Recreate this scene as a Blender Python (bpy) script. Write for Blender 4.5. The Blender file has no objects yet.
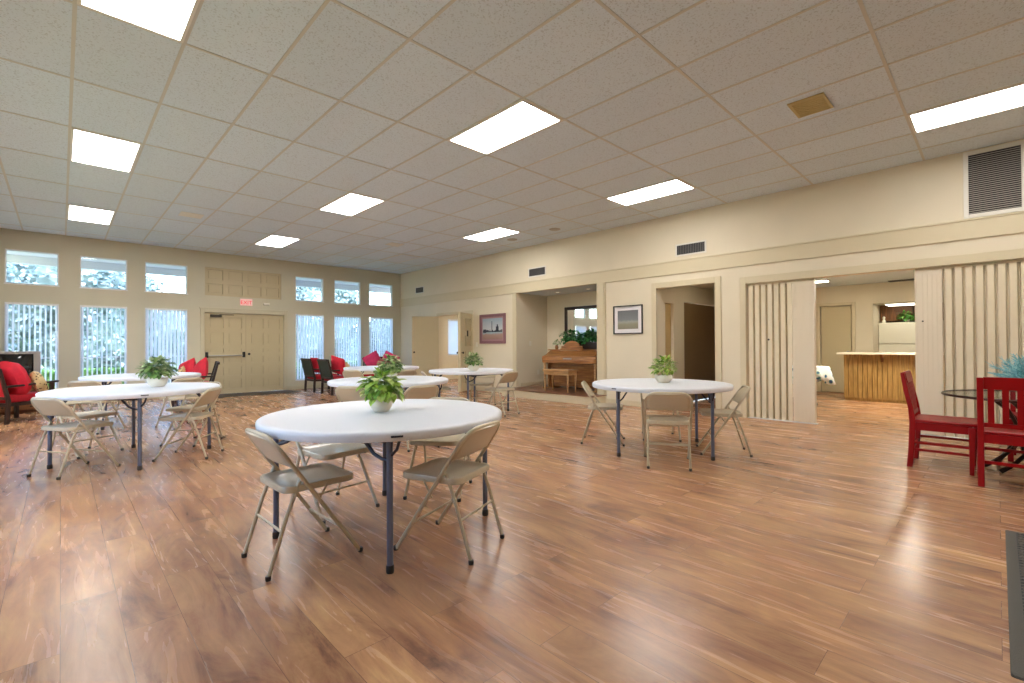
import bpy, bmesh, math, random
from mathutils import Vector, Matrix
PI = math.pi
C = bpy.context.scene.collection
R = math.radians
rnd = random.Random(7)

# ---------------------------------------------------------------- helpers
def bm_new(): return bmesh.new()

def add_box(bm, x0, x1, y0, y1, z0, z1, M=None):
    vs = [bm.verts.new((x, y, z)) for z in (z0, z1) for y in (y0, y1) for x in (x0, x1)]
    if M is not None:
        for v in vs: v.co = M @ v.co
    for f in ((0, 2, 3, 1), (4, 5, 7, 6), (0, 1, 5, 4), (2, 6, 7, 3), (1, 3, 7, 5), (0, 4, 6, 2)):
        bm.faces.new([vs[i] for i in f])

def add_tube(bm, pts, r, n=10, closed=False, cap=True):
    pts = [Vector(p) for p in pts]
    k = len(pts); rings = []
    up = None
    for i, p in enumerate(pts):
        if closed: t = (pts[(i+1) % k] - pts[i-1]).normalized()
        else:
            a = pts[max(i-1, 0)]; b = pts[min(i+1, k-1)]
            t = (b-a).normalized()
        if up is None:
            up = Vector((0, 0, 1)) if abs(t.z) < .9 else Vector((1, 0, 0))
        s = t.cross(up)
        if s.length < 1e-4: s = t.orthogonal()
        s.normalize(); u = s.cross(t).normalized(); up = u
        rr = r[i] if isinstance(r, (list, tuple)) else r
        rings.append([bm.verts.new(p + (s*math.cos(2*PI*j/n) + u*math.sin(2*PI*j/n))*rr) for j in range(n)])
    m = k if closed else k-1
    for i in range(m):
        A = rings[i]; B = rings[(i+1) % k]
        for j in range(n):
            bm.faces.new((A[j], A[(j+1) % n], B[(j+1) % n], B[j]))
    if cap and not closed:
        bm.faces.new(rings[0][::-1]); bm.faces.new(rings[-1])

def add_lathe(bm, prof, n=32, c=(0, 0, 0), ribs=0, amp=0.0):
    rings = []
    for r, z in prof:
        if r < 1e-5:
            rings.append([bm.verts.new((c[0], c[1], c[2]+z))])
        else:
            ring = []
            for j in range(n):
                a = 2*PI*j/n
                q = r*(1+amp*math.cos(ribs*a)) if ribs else r
                ring.append(bm.verts.new((c[0]+q*math.cos(a), c[1]+q*math.sin(a), c[2]+z)))
            rings.append(ring)
    for A, B in zip(rings, rings[1:]):
        if len(A) == 1 and len(B) == 1: continue
        for j in range(n):
            k = (j+1) % n
            if len(A) == 1: bm.faces.new((A[0], B[k], B[j]))
            elif len(B) == 1: bm.faces.new((A[j], A[k], B[0]))
            else: bm.faces.new((A[j], A[k], B[k], B[j]))

def add_prism(bm, poly, axis, a, b, M=None):
    """poly in the two other axes, extruded along axis from a to b"""
    def mk(p, t):
        if axis == 'x': v = Vector((t, p[0], p[1]))
        elif axis == 'y': v = Vector((p[0], t, p[1]))
        else: v = Vector((p[0], p[1], t))
        return M @ v if M is not None else v
    A = [bm.verts.new(mk(p, a)) for p in poly]; B = [bm.verts.new(mk(p, b)) for p in poly]
    n = len(poly)
    for i in range(n): bm.faces.new((A[i], A[(i+1) % n], B[(i+1) % n], B[i]))
    bm.faces.new(A[::-1]); bm.faces.new(B)

def add_slab(bm, outline, rings):
    """rounded slab: outline = closed 2-d polygon, rings = [(inset, z)...] from top centre to bottom"""
    c = Vector((sum(p[0] for p in outline)/len(outline), sum(p[1] for p in outline)/len(outline)))
    RR = []
    for ins, z in rings:
        ring = []
        for p in outline:
            d = Vector(p)-c; L = d.length
            q = c + d*max(0.0, (L-ins)/L)
            ring.append(bm.verts.new((q.x, q.y, z)))
        RR.append(ring)
    n = len(outline)
    for A, B in zip(RR, RR[1:]):
        for j in range(n): bm.faces.new((A[j], B[j], B[(j+1) % n], A[(j+1) % n]))
    bm.faces.new(RR[0]); bm.faces.new(RR[-1][::-1])

def rrect(x0, x1, y0, y1, r, n=5):
    out = []
    for cx, cy, a0 in ((x1-r, y1-r, 0), (x0+r, y1-r, 90), (x0+r, y0+r, 180), (x1-r, y0+r, 270)):
        for i in range(n+1):
            a = R(a0+90*i/n); out.append((cx+r*math.cos(a), cy+r*math.sin(a)))
    return out

def obj(name, bm, m, parent=None, smooth=False, bevel=0, loc=None, rot=None, solid=0):
    bmesh.ops.recalc_face_normals(bm, faces=bm.faces)
    me = bpy.data.meshes.new(name); bm.to_mesh(me); bm.free()
    me.materials.append(m)
    if smooth:
        for p in me.polygons: p.use_smooth = True
    o = bpy.data.objects.new(name, me); C.objects.link(o)
    if solid:
        s = o.modifiers.new('solid', 'SOLIDIFY'); s.thickness = solid; s.offset = 0
    if bevel:
        b = o.modifiers.new('bevel', 'BEVEL'); b.width = bevel; b.segments = 2; b.limit_method = 'ANGLE'
    if smooth:
        # keep hard edges crisp
        try: me.set_sharp_from_angle(angle=R(40))
        except Exception: pass
    if parent: o.parent = parent
    if loc: o.location = loc
    if rot: o.rotation_euler = rot
    return o

def thing(name, label, cat, loc=(0, 0, 0), rotz=0, group=None):
    o = bpy.data.objects.new(name, None); C.objects.link(o)
    o.empty_display_size = .1
    o.location = loc; o.rotation_euler = (0, 0, rotz); o['label'] = label; o['category'] = cat
    if group: o['group'] = group
    return o

def tag(o, label, cat, group=None):
    o['label'] = label; o['category'] = cat
    if group: o['group'] = group
    return o

def struct(name, bm, m, label=None, bevel=0):
    o = obj(name, bm, m, bevel=bevel); o['kind'] = 'structure'
    if label: o['label'] = label
    return o

def copy_tree(o, parent=None):
    c = o.copy(); C.objects.link(c)
    if parent: c.parent = parent
    for ch in list(o.children): copy_tree(ch, c)
    return c

def placed(proto, used, label, x, y, ang, z=0):
    if not used[0]: used[0] = True; o = proto
    else: o = copy_tree(proto)
    o.location = (x, y, z); o.rotation_euler = (0, 0, R(ang)); o['label'] = label
    return o

# ---------------------------------------------------------------- materials
def lin(c):
    return tuple(((v/255)/12.92 if v/255 <= .04045 else ((v/255+.055)/1.055)**2.4) for v in c)+(1,)

def mat(name, rgb, rough=.5, metal=0, spec=.5, var=0, scale=20, bump=0, bscale=60, emit=0, coat=0, trans=0):
    m = bpy.data.materials.new(name); m.use_nodes = True
    nt = m.node_tree; b = nt.nodes['Principled BSDF']
    b.inputs['Base Color'].default_value = lin(rgb); b.inputs['Roughness'].default_value = rough
    b.inputs['Metallic'].default_value = metal; b.inputs['Specular IOR Level'].default_value = spec
    if coat: b.inputs['Coat Weight'].default_value = coat
    tc = nt.nodes.new('ShaderNodeTexCoord')
    if var:
        n = nt.nodes.new('ShaderNodeTexNoise'); n.inputs['Scale'].default_value = scale
        nt.links.new(tc.outputs['Object'], n.inputs['Vector'])
        r = nt.nodes.new('ShaderNodeValToRGB'); c = lin(rgb)
        r.color_ramp.elements[0].position = .3; r.color_ramp.elements[1].position = .7
        r.color_ramp.elements[0].color = tuple(v*(1-var) for v in c[:3])+(1,)
        r.color_ramp.elements[1].color = tuple(min(1, v*(1+var)) for v in c[:3])+(1,)
        nt.links.new(n.outputs['Fac'], r.inputs['Fac']); nt.links.new(r.outputs['Color'], b.inputs['Base Color'])
    if bump:
        n2 = nt.nodes.new('ShaderNodeTexNoise'); n2.inputs['Scale'].default_value = bscale
        nt.links.new(tc.outputs['Object'], n2.inputs['Vector'])
        bp = nt.nodes.new('ShaderNodeBump'); bp.inputs['Strength'].default_value = bump; bp.inputs['Distance'].default_value = .01
        nt.links.new(n2.outputs['Fac'], bp.inputs['Height']); nt.links.new(bp.outputs['Normal'], b.inputs['Normal'])
    if emit:
        b.inputs['Emission Color'].default_value = lin(rgb); b.inputs['Emission Strength'].default_value = emit
    return m

def wood_mat(name, dark, light, axis='z', scale=3, rough=.35, stretch=12):
    m = bpy.data.materials.new(name); m.use_nodes = True
    nt = m.node_tree; b = nt.nodes['Principled BSDF']; b.inputs['Roughness'].default_value = rough
    tc = nt.nodes.new('ShaderNodeTexCoord'); mp = nt.nodes.new('ShaderNodeMapping')
    s = [stretch, stretch, stretch]; s['xyz'.index(axis)] = 1
    mp.inputs['Scale'].default_value = s
    n = nt.nodes.new('ShaderNodeTexNoise'); n.inputs['Scale'].default_value = scale; n.inputs['Detail'].default_value = 6
    n.inputs['Distortion'].default_value = .6
    r = nt.nodes.new('ShaderNodeValToRGB'); r.color_ramp.elements[0].position = .35; r.color_ramp.elements[1].position = .65
    r.color_ramp.elements[0].color = lin(dark); r.color_ramp.elements[1].color = lin(light)
    nt.links.new(tc.outputs['Object'], mp.inputs['Vector']); nt.links.new(mp.outputs['Vector'], n.inputs['Vector'])
    nt.links.new(n.outputs['Fac'], r.inputs['Fac']); nt.links.new(r.outputs['Color'], b.inputs['Base Color'])
    return m

def emis(name, rgb, s):
    m = bpy.data.materials.new(name); m.use_nodes = True
    nt = m.node_tree; nt.nodes.remove(nt.nodes['Principled BSDF'])
    e = nt.nodes.new('ShaderNodeEmission'); e.inputs['Color'].default_value = lin(rgb); e.inputs['Strength'].default_value = s
    nt.links.new(e.outputs[0], nt.nodes['Material Output'].inputs[0]); return m

LAMP = 20
M = {}
M['wall'] = mat('cream_wall_paint', (222, 211, 187), .7, var=.02, scale=2, bump=.05, bscale=150)
M['farwall'] = mat('backlit_cream_paint', (202, 196, 174), .7, var=.02, scale=2, bump=.05, bscale=150)  # same cream paint, its colour darkened because the far wall is backlit
M['trim'] = mat('trim_paint', (210, 197, 166), .5)
M['fartrim'] = mat('far_trim_paint', (200, 192, 166), .5)  # slightly darker copy of the trim paint for the far wall
M['white_trim'] = mat('white_window_frame', (225, 225, 225), .45)
M['door'] = mat('door_paint', (196, 182, 148), .5)
M['accordion'] = mat('accordion_vinyl', (224, 212, 184), .5, var=.02, scale=6)
M['lead'] = mat('accordion_lead_panel', (226, 214, 192), .5)
M['dark'] = mat('dark_gap', (40, 38, 36), .7)
M['black'] = mat('black_plastic', (22, 22, 24), .4)
M['chrome'] = mat('brushed_metal', (170, 170, 168), .3, metal=1)
M['bronze'] = mat('dark_bronze', (70, 62, 52), .4, metal=.6)
M['chair'] = mat('tan_chair_enamel', (194, 181, 154), .33, coat=.3)
M['table'] = mat('white_plastic_tabletop', (222, 224, 230), .38, bump=.04, bscale=300)
M['leg'] = mat('grey_blue_table_leg', (98, 106, 130), .35, metal=.35)
M['brace'] = mat('dark_table_brace', (48, 48, 62), .4, metal=.4)
M['rubber'] = mat('rubber_foot', (40, 36, 34), .6)
M['red_wood'] = mat('red_painted_wood', (146, 2, 10), .36, spec=.3, var=.06, scale=8)
M['redcloth'] = mat('red_cushion_fabric', (178, 22, 38), .8, var=.1, scale=30)
M['redpillow'] = mat('bright_red_pillow_fabric', (200, 24, 48), .8, var=.12, scale=12)
M['pink'] = mat('pink_cushion_fabric', (205, 52, 104), .8, var=.1, scale=15)
M['darkwood'] = mat('dark_patio_frame', (44, 28, 24), .4)
M['greensling'] = mat('dark_green_sling', (52, 62, 54), .7, var=.2, scale=40)
M['pot'] = mat('cream_ribbed_pot', (226, 218, 200), .4)
M['soil'] = mat('dark_soil', (48, 38, 30), .9)
M['tv'] = mat('silver_tv_plastic', (165, 163, 160), .4)
M['screen'] = mat('tv_glass', (30, 34, 38), .06, coat=.5)
M['white'] = mat('white_enamel', (238, 234, 216), .3)
M['cream_top'] = mat('cream_worktop', (232, 222, 200), .35)
M['grille_dark'] = mat('vent_backing', (40, 38, 42), .7)
M['grille'] = mat('vent_slats', (170, 164, 155), .5)
M['vent_white'] = mat('vent_frame', (222, 218, 208), .45)
M['vent_dark'] = mat('dark_vent_slats', (92, 90, 88), .5)
M['yellow_vent'] = mat('yellowed_vent', (188, 170, 116), .55)
M['glass_frame'] = mat('window_alu', (205, 208, 215), .4, metal=.2)
M['mirror'] = mat('mirror_glass', (235, 238, 238), .03, metal=1)
M['mirror_frame'] = mat('dark_mirror_frame', (42, 26, 22), .35, bump=.2, bscale=80)
M['brown_door'] = mat('brown_flush_door', (128, 102, 68), .45, var=.05, scale=3)
M['outlet'] = mat('outlet_plastic', (228, 222, 206), .4)
M['kitchen_ceiling'] = mat('kitchen_ceiling_paint', (205, 212, 214), .8)
M['piano'] = wood_mat('honey_piano_wood', (124, 78, 38), (172, 118, 66), 'y', 2.5, .3)
M['bench'] = wood_mat('bench_wood', (160, 118, 72), (200, 158, 108), 'y', 3, .35)
M['cabinet'] = wood_mat('brown_cabinet_wood', (92, 56, 24), (134, 86, 40), 'z', 3, .4)
M['dresser'] = wood_mat('tv_stand_wood', (96, 58, 34), (140, 92, 56), 'x', 3, .4)
M['metal_bronze'] = mat('dark_twisted_iron', (74, 56, 50), .3, metal=.8)
M['ivory'] = mat('piano_keys', (235, 232, 220), .3)

def leaf_mat(name, c1, c2, c3):
    m = bpy.data.materials.new(name); m.use_nodes = True
    nt = m.node_tree; b = nt.nodes['Principled BSDF']; b.inputs['Roughness'].default_value = .45
    g = nt.nodes.new('ShaderNodeNewGeometry'); r = nt.nodes.new('ShaderNodeValToRGB')
    r.color_ramp.elements[0].color = lin(c1); r.color_ramp.elements[1].color = lin(c3)
    e = r.color_ramp.elements.new(.5); e.color = lin(c2)
    nt.links.new(g.outputs['Random Per Island'], r.inputs['Fac']); nt.links.new(r.outputs['Color'], b.inputs['Base Color'])
    return m
M['lime_leaf'] = leaf_mat('lime_leaves', (96, 140, 50), (160, 196, 72), (212, 220, 150))
M['mixed_leaf'] = leaf_mat('mixed_green_leaves', (66, 104, 50), (126, 158, 80), (204, 206, 164))
M['dark_leaf'] = leaf_mat('dark_green_leaves', (26, 78, 36), (46, 120, 58), (90, 156, 84))
M['bright_leaf'] = leaf_mat('bright_green_leaves', (50, 110, 40), (90, 150, 60), (120, 170, 80))
M['teal_leaf'] = leaf_mat('teal_coral_fronds', (96, 168, 178), (140, 198, 206), (180, 222, 222))
M['tree_leaf'] = leaf_mat('hazy_outdoor_leaves', (92, 112, 116), (118, 138, 142), (148, 168, 172))  # distance haze is mixed into these pale grey-blue leaf colours
M['hedge_leaf'] = leaf_mat('hedge_leaves', (88, 128, 58), (118, 160, 84), (148, 184, 112))
M['bark'] = mat('tree_bark', (92, 78, 66), .9, var=.2, scale=10)
M['grass'] = mat('lawn', (124, 146, 96), .9, var=.2, scale=1.5)
M['patio'] = mat('patio_concrete', (200, 196, 188), .8, var=.05, scale=4)
M['soffit'] = mat('eave_soffit', (212, 208, 216), .7)
M['diffuser'] = None

# lamp diffuser: prismatic acrylic lit by two tubes behind it (it is the lamp itself)
def diffuser_mat(name, bright):
    m = bpy.data.materials.new(name); m.use_nodes = True
    nt = m.node_tree; nt.nodes.remove(nt.nodes['Principled BSDF'])
    e = nt.nodes.new('ShaderNodeEmission')
    tc = nt.nodes.new('ShaderNodeTexCoord'); sx = nt.nodes.new('ShaderNodeSeparateXYZ')
    ma = nt.nodes.new('ShaderNodeMath'); ma.operation = 'ABSOLUTE'
    mb = nt.nodes.new('ShaderNodeMath'); mb.operation = 'SUBTRACT'; mb.inputs[1].default_value = .14
    mc = nt.nodes.new('ShaderNodeMath'); mc.operation = 'ABSOLUTE'
    mr = nt.nodes.new('ShaderNodeMapRange'); mr.inputs[1].default_value = .0; mr.inputs[2].default_value = .12
    mr.inputs[3].default_value = bright*1.35; mr.inputs[4].default_value = bright*.75
    nt.links.new(tc.outputs['Object'], sx.inputs[0]); nt.links.new(sx.outputs['X'], ma.inputs[0])
    nt.links.new(ma.outputs[0], mb.inputs[0]); nt.links.new(mb.outputs[0], mc.inputs[0]); nt.links.new(mc.outputs[0], mr.inputs[0])
    nt.links.new(mr.outputs[0], e.inputs['Strength']); e.inputs['Color'].default_value = (1.0, .96, .92, 1)
    nt.links.new(e.outputs[0], nt.nodes['Material Output'].inputs[0]); return m
M['diffuser'] = diffuser_mat('lamp_diffuser', LAMP)
M['diffuser_off'] = mat('unlit_lamp_diffuser', (205, 212, 222), .5)

def floor_mat():
    m = bpy.data.materials.new('laminate_planks'); m.use_nodes = True
    nt = m.node_tree; N = nt.nodes; L = nt.links; b = N['Principled BSDF']
    tc = N.new('ShaderNodeTexCoord')
    # planks run along Y, 0.19 m wide
    mp = N.new('ShaderNodeMapping'); mp.inputs['Rotation'].default_value = (0, 0, R(90)); mp.inputs['Location'].default_value = (0, .0, 0)
    br = N.new('ShaderNodeTexBrick'); br.offset = .37; br.inputs['Scale'].default_value = 1
    br.inputs['Brick Width'].default_value = 1.25; br.inputs['Row Height'].default_value = .192
    br.inputs['Mortar Size'].default_value = .0011; br.inputs['Mortar Smooth'].default_value = .2
    br.inputs['Color1'].default_value = (0, 0, 0, 1); br.inputs['Color2'].default_value = (1, 1, 1, 1); br.inputs['Mortar'].default_value = (.5, .5, .5, 1)
    L.new(tc.outputs['Object'], mp.inputs['Vector']); L.new(mp.outputs['Vector'], br.inputs['Vector'])
    # grain stretched along Y, shifted per plank
    mg = N.new('ShaderNodeMapping'); mg.inputs['Scale'].default_value = (1, .22, 1)
    ad = N.new('ShaderNodeVectorMath'); ad.operation = 'MULTIPLY_ADD'; ad.inputs[1].default_value = (7, 11, 5)
    L.new(br.outputs['Color'], ad.inputs[0]); L.new(tc.outputs['Object'], ad.inputs[2]); L.new(ad.outputs[0], mg.inputs['Vector'])
    n1 = N.new('ShaderNodeTexNoise'); n1.inputs['Scale'].default_value = 5.5; n1.inputs['Detail'].default_value = 7; n1.inputs['Distortion'].default_value = 1.1; n1.inputs['Roughness'].default_value = .68
    n2 = N.new('ShaderNodeTexNoise'); n2.inputs['Scale'].default_value = 16; n2.inputs['Detail'].default_value = 6; n2.inputs['Distortion'].default_value = 1.2
    mg2 = N.new('ShaderNodeMapping'); mg2.inputs['Scale'].default_value = (1, .1, 1); L.new(ad.outputs[0], mg2.inputs['Vector'])
    L.new(mg.outputs[0], n1.inputs['Vector']); L.new(mg2.outputs[0], n2.inputs['Vector'])
    n4 = N.new('ShaderNodeTexNoise'); n4.inputs['Scale'].default_value = 1.6; n4.inputs['Detail'].default_value = 3; L.new(tc.outputs['Object'], n4.inputs['Vector'])
    r4 = N.new('ShaderNodeValToRGB'); r4.color_ramp.elements[0].position = .35; r4.color_ramp.elements[1].position = .65
    r4.color_ramp.elements[0].color = (.93, .84, .82, 1); r4.color_ramp.elements[1].color = (1.05, 1.03, .94, 1); L.new(n4.outputs['Fac'], r4.inputs['Fac'])
    r1 = N.new('ShaderNodeValToRGB'); cr = r1.color_ramp
    cr.elements[0].position = .28; cr.elements[0].color = lin((104, 78, 68))
    cr.elements[1].position = .74; cr.elements[1].color = lin((208, 172, 128))
    for p, c in ((.38, (142, 106, 86)), (.46, (168, 128, 100)), (.58, (190, 150, 114))):
        e = cr.elements.new(p); e.color = lin(c)
    L.new(n1.outputs['Fac'], r1.inputs['Fac'])
    r2 = N.new('ShaderNodeValToRGB'); r2.color_ramp.elements[0].position = .35; r2.color_ramp.elements[1].position = .6
    r2.color_ramp.elements[0].color = (.84, .80, .78, 1); r2.color_ramp.elements[1].color = (1.08, 1.06, 1.04, 1)
    L.new(n2.outputs['Fac'], r2.inputs['Fac'])
    mx = N.new('ShaderNodeMix'); mx.data_type = 'RGBA'; mx.blend_type = 'MULTIPLY'; mx.inputs['Factor'].default_value = .7
    L.new(r1.outputs['Color'], mx.inputs['A']); L.new(r2.outputs['Color'], mx.inputs['B'])
    # plank tone variation
    r3 = N.new('ShaderNodeMapRange'); r3.inputs[3].default_value = .90; r3.inputs[4].default_value = 1.08
    L.new(br.outputs['Color'], r3.inputs[0])
    mx2 = N.new('ShaderNodeMix'); mx2.data_type = 'RGBA'; mx2.blend_type = 'MULTIPLY'; mx2.inputs['Factor'].default_value = 1
    cb = N.new('ShaderNodeCombineColor'); [L.new(r3.outputs[0], cb.inputs[i]) for i in range(3)]
    mx5 = N.new('ShaderNodeMix'); mx5.data_type = 'RGBA'; mx5.blend_type = 'MULTIPLY'; mx5.inputs['Factor'].default_value = 1
    L.new(mx.outputs['Result'], mx5.inputs['A']); L.new(r4.outputs['Color'], mx5.inputs['B'])
    L.new(mx5.outputs['Result'], mx2.inputs['A']); L.new(cb.outputs[0], mx2.inputs['B'])
    mx3 = N.new('ShaderNodeMix'); mx3.data_type = 'RGBA'; L.new(br.outputs['Fac'], mx3.inputs['Factor'])
    L.new(mx2.outputs['Result'], mx3.inputs['A']); mx3.inputs['B'].default_value = lin((104, 76, 62))
    L.new(mx3.outputs['Result'], b.inputs['Base Color'])
    rr = N.new('ShaderNodeMapRange'); rr.inputs[3].default_value = .25; rr.inputs[4].default_value = .29
    L.new(n2.outputs['Fac'], rr.inputs[0]); L.new(rr.outputs[0], b.inputs['Roughness'])
    b.inputs['Specular IOR Level'].default_value = .6
    return m
M['floor'] = floor_mat()

GX, GY = .062, 3.064      # ceiling grid origin
def ceiling_mat():
    m = bpy.data.materials.new('acoustic_tiles'); m.use_nodes = True
    nt = m.node_tree; N = nt.nodes; L = nt.links; b = N['Principled BSDF']; b.inputs['Roughness'].default_value = .9
    tc = N.new('ShaderNodeTexCoord')
    mp = N.new('ShaderNodeMapping'); mp.inputs['Location'].default_value = (-GX/.6096, -GY/1.2192, 0); mp.inputs['Scale'].default_value = (1/.6096, 1/1.2192, 1)
    L.new(tc.outputs['Object'], mp.inputs['Vector'])
    fl = N.new('ShaderNodeVectorMath'); fl.operation = 'FLOOR'; L.new(mp.outputs[0], fl.inputs[0])
    wn = N.new('ShaderNodeTexWhiteNoise'); wn.noise_dimensions = '2D'; L.new(fl.outputs[0], wn.inputs['Vector'])
    r = N.new('ShaderNodeValToRGB'); r.color_ramp.elements[0].color = lin((210, 221, 230)); r.color_ramp.elements[1].color = lin((216, 228, 238))
    L.new(wn.outputs['Value'], r.inputs['Fac'])
    v = N.new('ShaderNodeTexNoise'); v.inputs['Scale'].default_value = 75; v.inputs['Detail'].default_value = 2
    L.new(tc.outputs['Object'], v.inputs['Vector'])
    pr = N.new('ShaderNodeValToRGB'); pr.color_ramp.elements[0].position = .34; pr.color_ramp.elements[0].color = (.55, .53, .5, 1)
    pr.color_ramp.elements[1].position = .43; pr.color_ramp.elements[1].color = (1, 1, 1, 1)
    L.new(v.outputs['Fac'], pr.inputs['Fac'])
    mx = N.new('ShaderNodeMix'); mx.data_type = 'RGBA'; mx.blend_type = 'MULTIPLY'; mx.inputs['Factor'].default_value = .55
    L.new(r.outputs['Color'], mx.inputs['A']); L.new(pr.outputs['Color'], mx.inputs['B']); L.new(mx.outputs['Result'], b.inputs['Base Color'])
    bp = N.new('ShaderNodeBump'); bp.inputs['Strength'].default_value = .25; bp.inputs['Distance'].default_value = .004
    L.new(pr.outputs['Color'], bp.inputs['Height']); L.new(bp.outputs['Normal'], b.inputs['Normal'])
    return m
M['ceiling'] = ceiling_mat()
M['tbar'] = mat('ceiling_t_bar', (200, 198, 190), .5)

def glass_mat():
    m = bpy.data.materials.new('window_glass'); m.use_nodes = True
    nt = m.node_tree; N = nt.nodes; L = nt.links; N.remove(N['Principled BSDF'])
    t = N.new('ShaderNodeBsdfTransparent'); t.inputs[0].default_value = (.93, .96, .97, 1)
    g = N.new('ShaderNodeBsdfGlossy'); g.inputs['Roughness'].default_value = .02
    lw = N.new('ShaderNodeLayerWeight'); pw = N.new('ShaderNodeMath'); pw.operation = 'POWER'; pw.inputs[1].default_value = 5
    L.new(lw.outputs['Facing'], pw.inputs[0]); f = N.new('ShaderNodeMath'); f.operation = 'MULTIPLY_ADD'; f.inputs[1].default_value = .8; f.inputs[2].default_value = .05
    L.new(pw.outputs[0], f.inputs[0])
    x = N.new('ShaderNodeMixShader'); L.new(f.outputs[0], x.inputs[0]); L.new(t.outputs[0], x.inputs[1]); L.new(g.outputs[0], x.inputs[2])
    L.new(x.outputs[0], N['Material Output'].inputs[0]); return m
M['glass'] = glass_mat()
def tableglass():
    m = bpy.data.materials.new('table_glass'); m.use_nodes = True
    nt = m.node_tree; N = nt.nodes; L = nt.links; N.remove(N['Principled BSDF'])
    t = N.new('ShaderNodeBsdfTransparent'); t.inputs[0].default_value = (.82, .88, .86, 1)
    g = N.new('ShaderNodeBsdfGlossy'); g.inputs['Roughness'].default_value = .03
    lw = N.new('ShaderNodeLayerWeight'); pw = N.new('ShaderNodeMath'); pw.operation = 'POWER'; pw.inputs[1].default_value = 5
    L.new(lw.outputs['Facing'], pw.inputs[0]); f = N.new('ShaderNodeMath'); f.operation = 'MULTIPLY_ADD'; f.inputs[1].default_value = .8; f.inputs[2].default_value = .05
    L.new(pw.outputs[0], f.inputs[0])
    x = N.new('ShaderNodeMixShader'); L.new(f.outputs[0], x.inputs[0]); L.new(t.outputs[0], x.inputs[1]); L.new(g.outputs[0], x.inputs[2])
    L.new(x.outputs[0], N['Material Output'].inputs[0]); return m
M['tglass'] = tableglass()
def slat_mat():
    m = bpy.data.materials.new('blind_slat_vinyl'); m.use_nodes = True
    nt = m.node_tree; N = nt.nodes; L = nt.links; N.remove(N['Principled BSDF'])
    d = N.new('ShaderNodeBsdfDiffuse'); d.inputs[0].default_value = lin((232, 234, 240))
    t = N.new('ShaderNodeBsdfTranslucent'); t.inputs[0].default_value = lin((232, 236, 246))
    x = N.new('ShaderNodeMixShader'); x.inputs[0].default_value = .5
    L.new(d.outputs[0], x.inputs[1]); L.new(t.outputs[0], x.inputs[2]); L.new(x.outputs[0], N['Material Output'].inputs[0]); return m
M['slat'] = slat_mat()

def two_tone(name, c1, c2, scale, thr=.5, kind='noise', rough=.8, c3=None):
    m = bpy.data.materials.new(name); m.use_nodes = True
    nt = m.node_tree; N = nt.nodes; L = nt.links; b = N['Principled BSDF']; b.inputs['Roughness'].default_value = rough
    tc = N.new('ShaderNodeTexCoord')
    if kind == 'noise':
        n = N.new('ShaderNodeTexNoise'); n.inputs['Scale'].default_value = scale; out = n.outputs['Fac']
    else:
        n = N.new('ShaderNodeTexVoronoi'); n.inputs['Scale'].default_value = scale; out = n.outputs['Distance']
    L.new(tc.outputs['Object'], n.inputs['Vector'])
    r = N.new('ShaderNodeValToRGB'); r.color_ramp.elements[0].position = thr-.04; r.color_ramp.elements[1].position = thr+.04
    r.color_ramp.elements[0].color = lin(c1); r.color_ramp.elements[1].color = lin(c2)
    if c3:
        r.color_ramp.elements[1].position = thr+.10; e = r.color_ramp.elements.new(thr+.03); e.color = lin(c3)
    L.new(out, r.inputs['Fac']); L.new(r.outputs['Color'], b.inputs['Base Color']); return m
M['patterned'] = two_tone('patterned_pillow_fabric', (88, 62, 40), (196, 170, 120), 22, .32, 'voronoi')
M['bluecloth'] = two_tone('blue_floral_tablecloth', (30, 70, 140), (232, 238, 238), 9, .30, 'voronoi', .8, (120, 190, 170))
M['doormat'] = mat('dark_brown_doormat', (74, 64, 52), .95, var=.15, scale=30, bump=.4, bscale=200)
M['matborder'] = mat('mat_border_carpet', (92, 90, 84), .95, bump=.4, bscale=250)
def ribmat():
    m = bpy.data.materials.new('woven_mat_centre'); m.use_nodes = True
    nt = m.node_tree; N = nt.nodes; L = nt.links; b = N['Principled BSDF']; b.inputs['Roughness'].default_value = .9
    tc = N.new('ShaderNodeTexCoord'); mp = N.new('ShaderNodeMapping'); mp.inputs['Rotation'].default_value = (0, 0, R(45))
    ck = N.new('ShaderNodeTexChecker'); ck.inputs['Scale'].default_value = 34
    ck.inputs['Color1'].default_value = lin((92, 88, 80)); ck.inputs['Color2'].default_value = lin((48, 50, 54))
    L.new(tc.outputs['Object'], mp.inputs[0]); L.new(mp.outputs[0], ck.inputs['Vector']); L.new(ck.outputs['Color'], b.inputs['Base Color'])
    return m
M['matcentre'] = ribmat()
def panel_groove():
    m = bpy.data.materials.new('grooved_oak_panelling'); m.use_nodes = True
    nt = m.node_tree; N = nt.nodes; L = nt.links; b = N['Principled BSDF']; b.inputs['Roughness'].default_value = .45
    tc = N.new('ShaderNodeTexCoord'); mp = N.new('ShaderNodeMapping'); mp.inputs['Scale'].default_value = (14, 14, 1.2)
    n = N.new('ShaderNodeTexNoise'); n.inputs['Scale'].default_value = 3; n.inputs['Detail'].default_value = 6
    L.new(tc.outputs['Object'], mp.inputs[0]); L.new(mp.outputs[0], n.inputs['Vector'])
    r = N.new('ShaderNodeValToRGB'); r.color_ramp.elements[0].position = .35; r.color_ramp.elements[1].position = .65
    r.color_ramp.elements[0].color = lin((138, 104, 52)); r.color_ramp.elements[1].color = lin((182, 146, 84))
    L.new(n.outputs['Fac'], r.inputs['Fac']); L.new(r.outputs['Color'], b.inputs['Base Color']); return m
M['oakpanel'] = panel_groove()

# ---------------------------------------------------------------- dimensions
XL, XR, YB, YF, ZC = -1.07, 7.87, -2.2, 13.33, 3.488
TH = .13
XE = 14.75      # far end of the rooms behind the right wall

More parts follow.
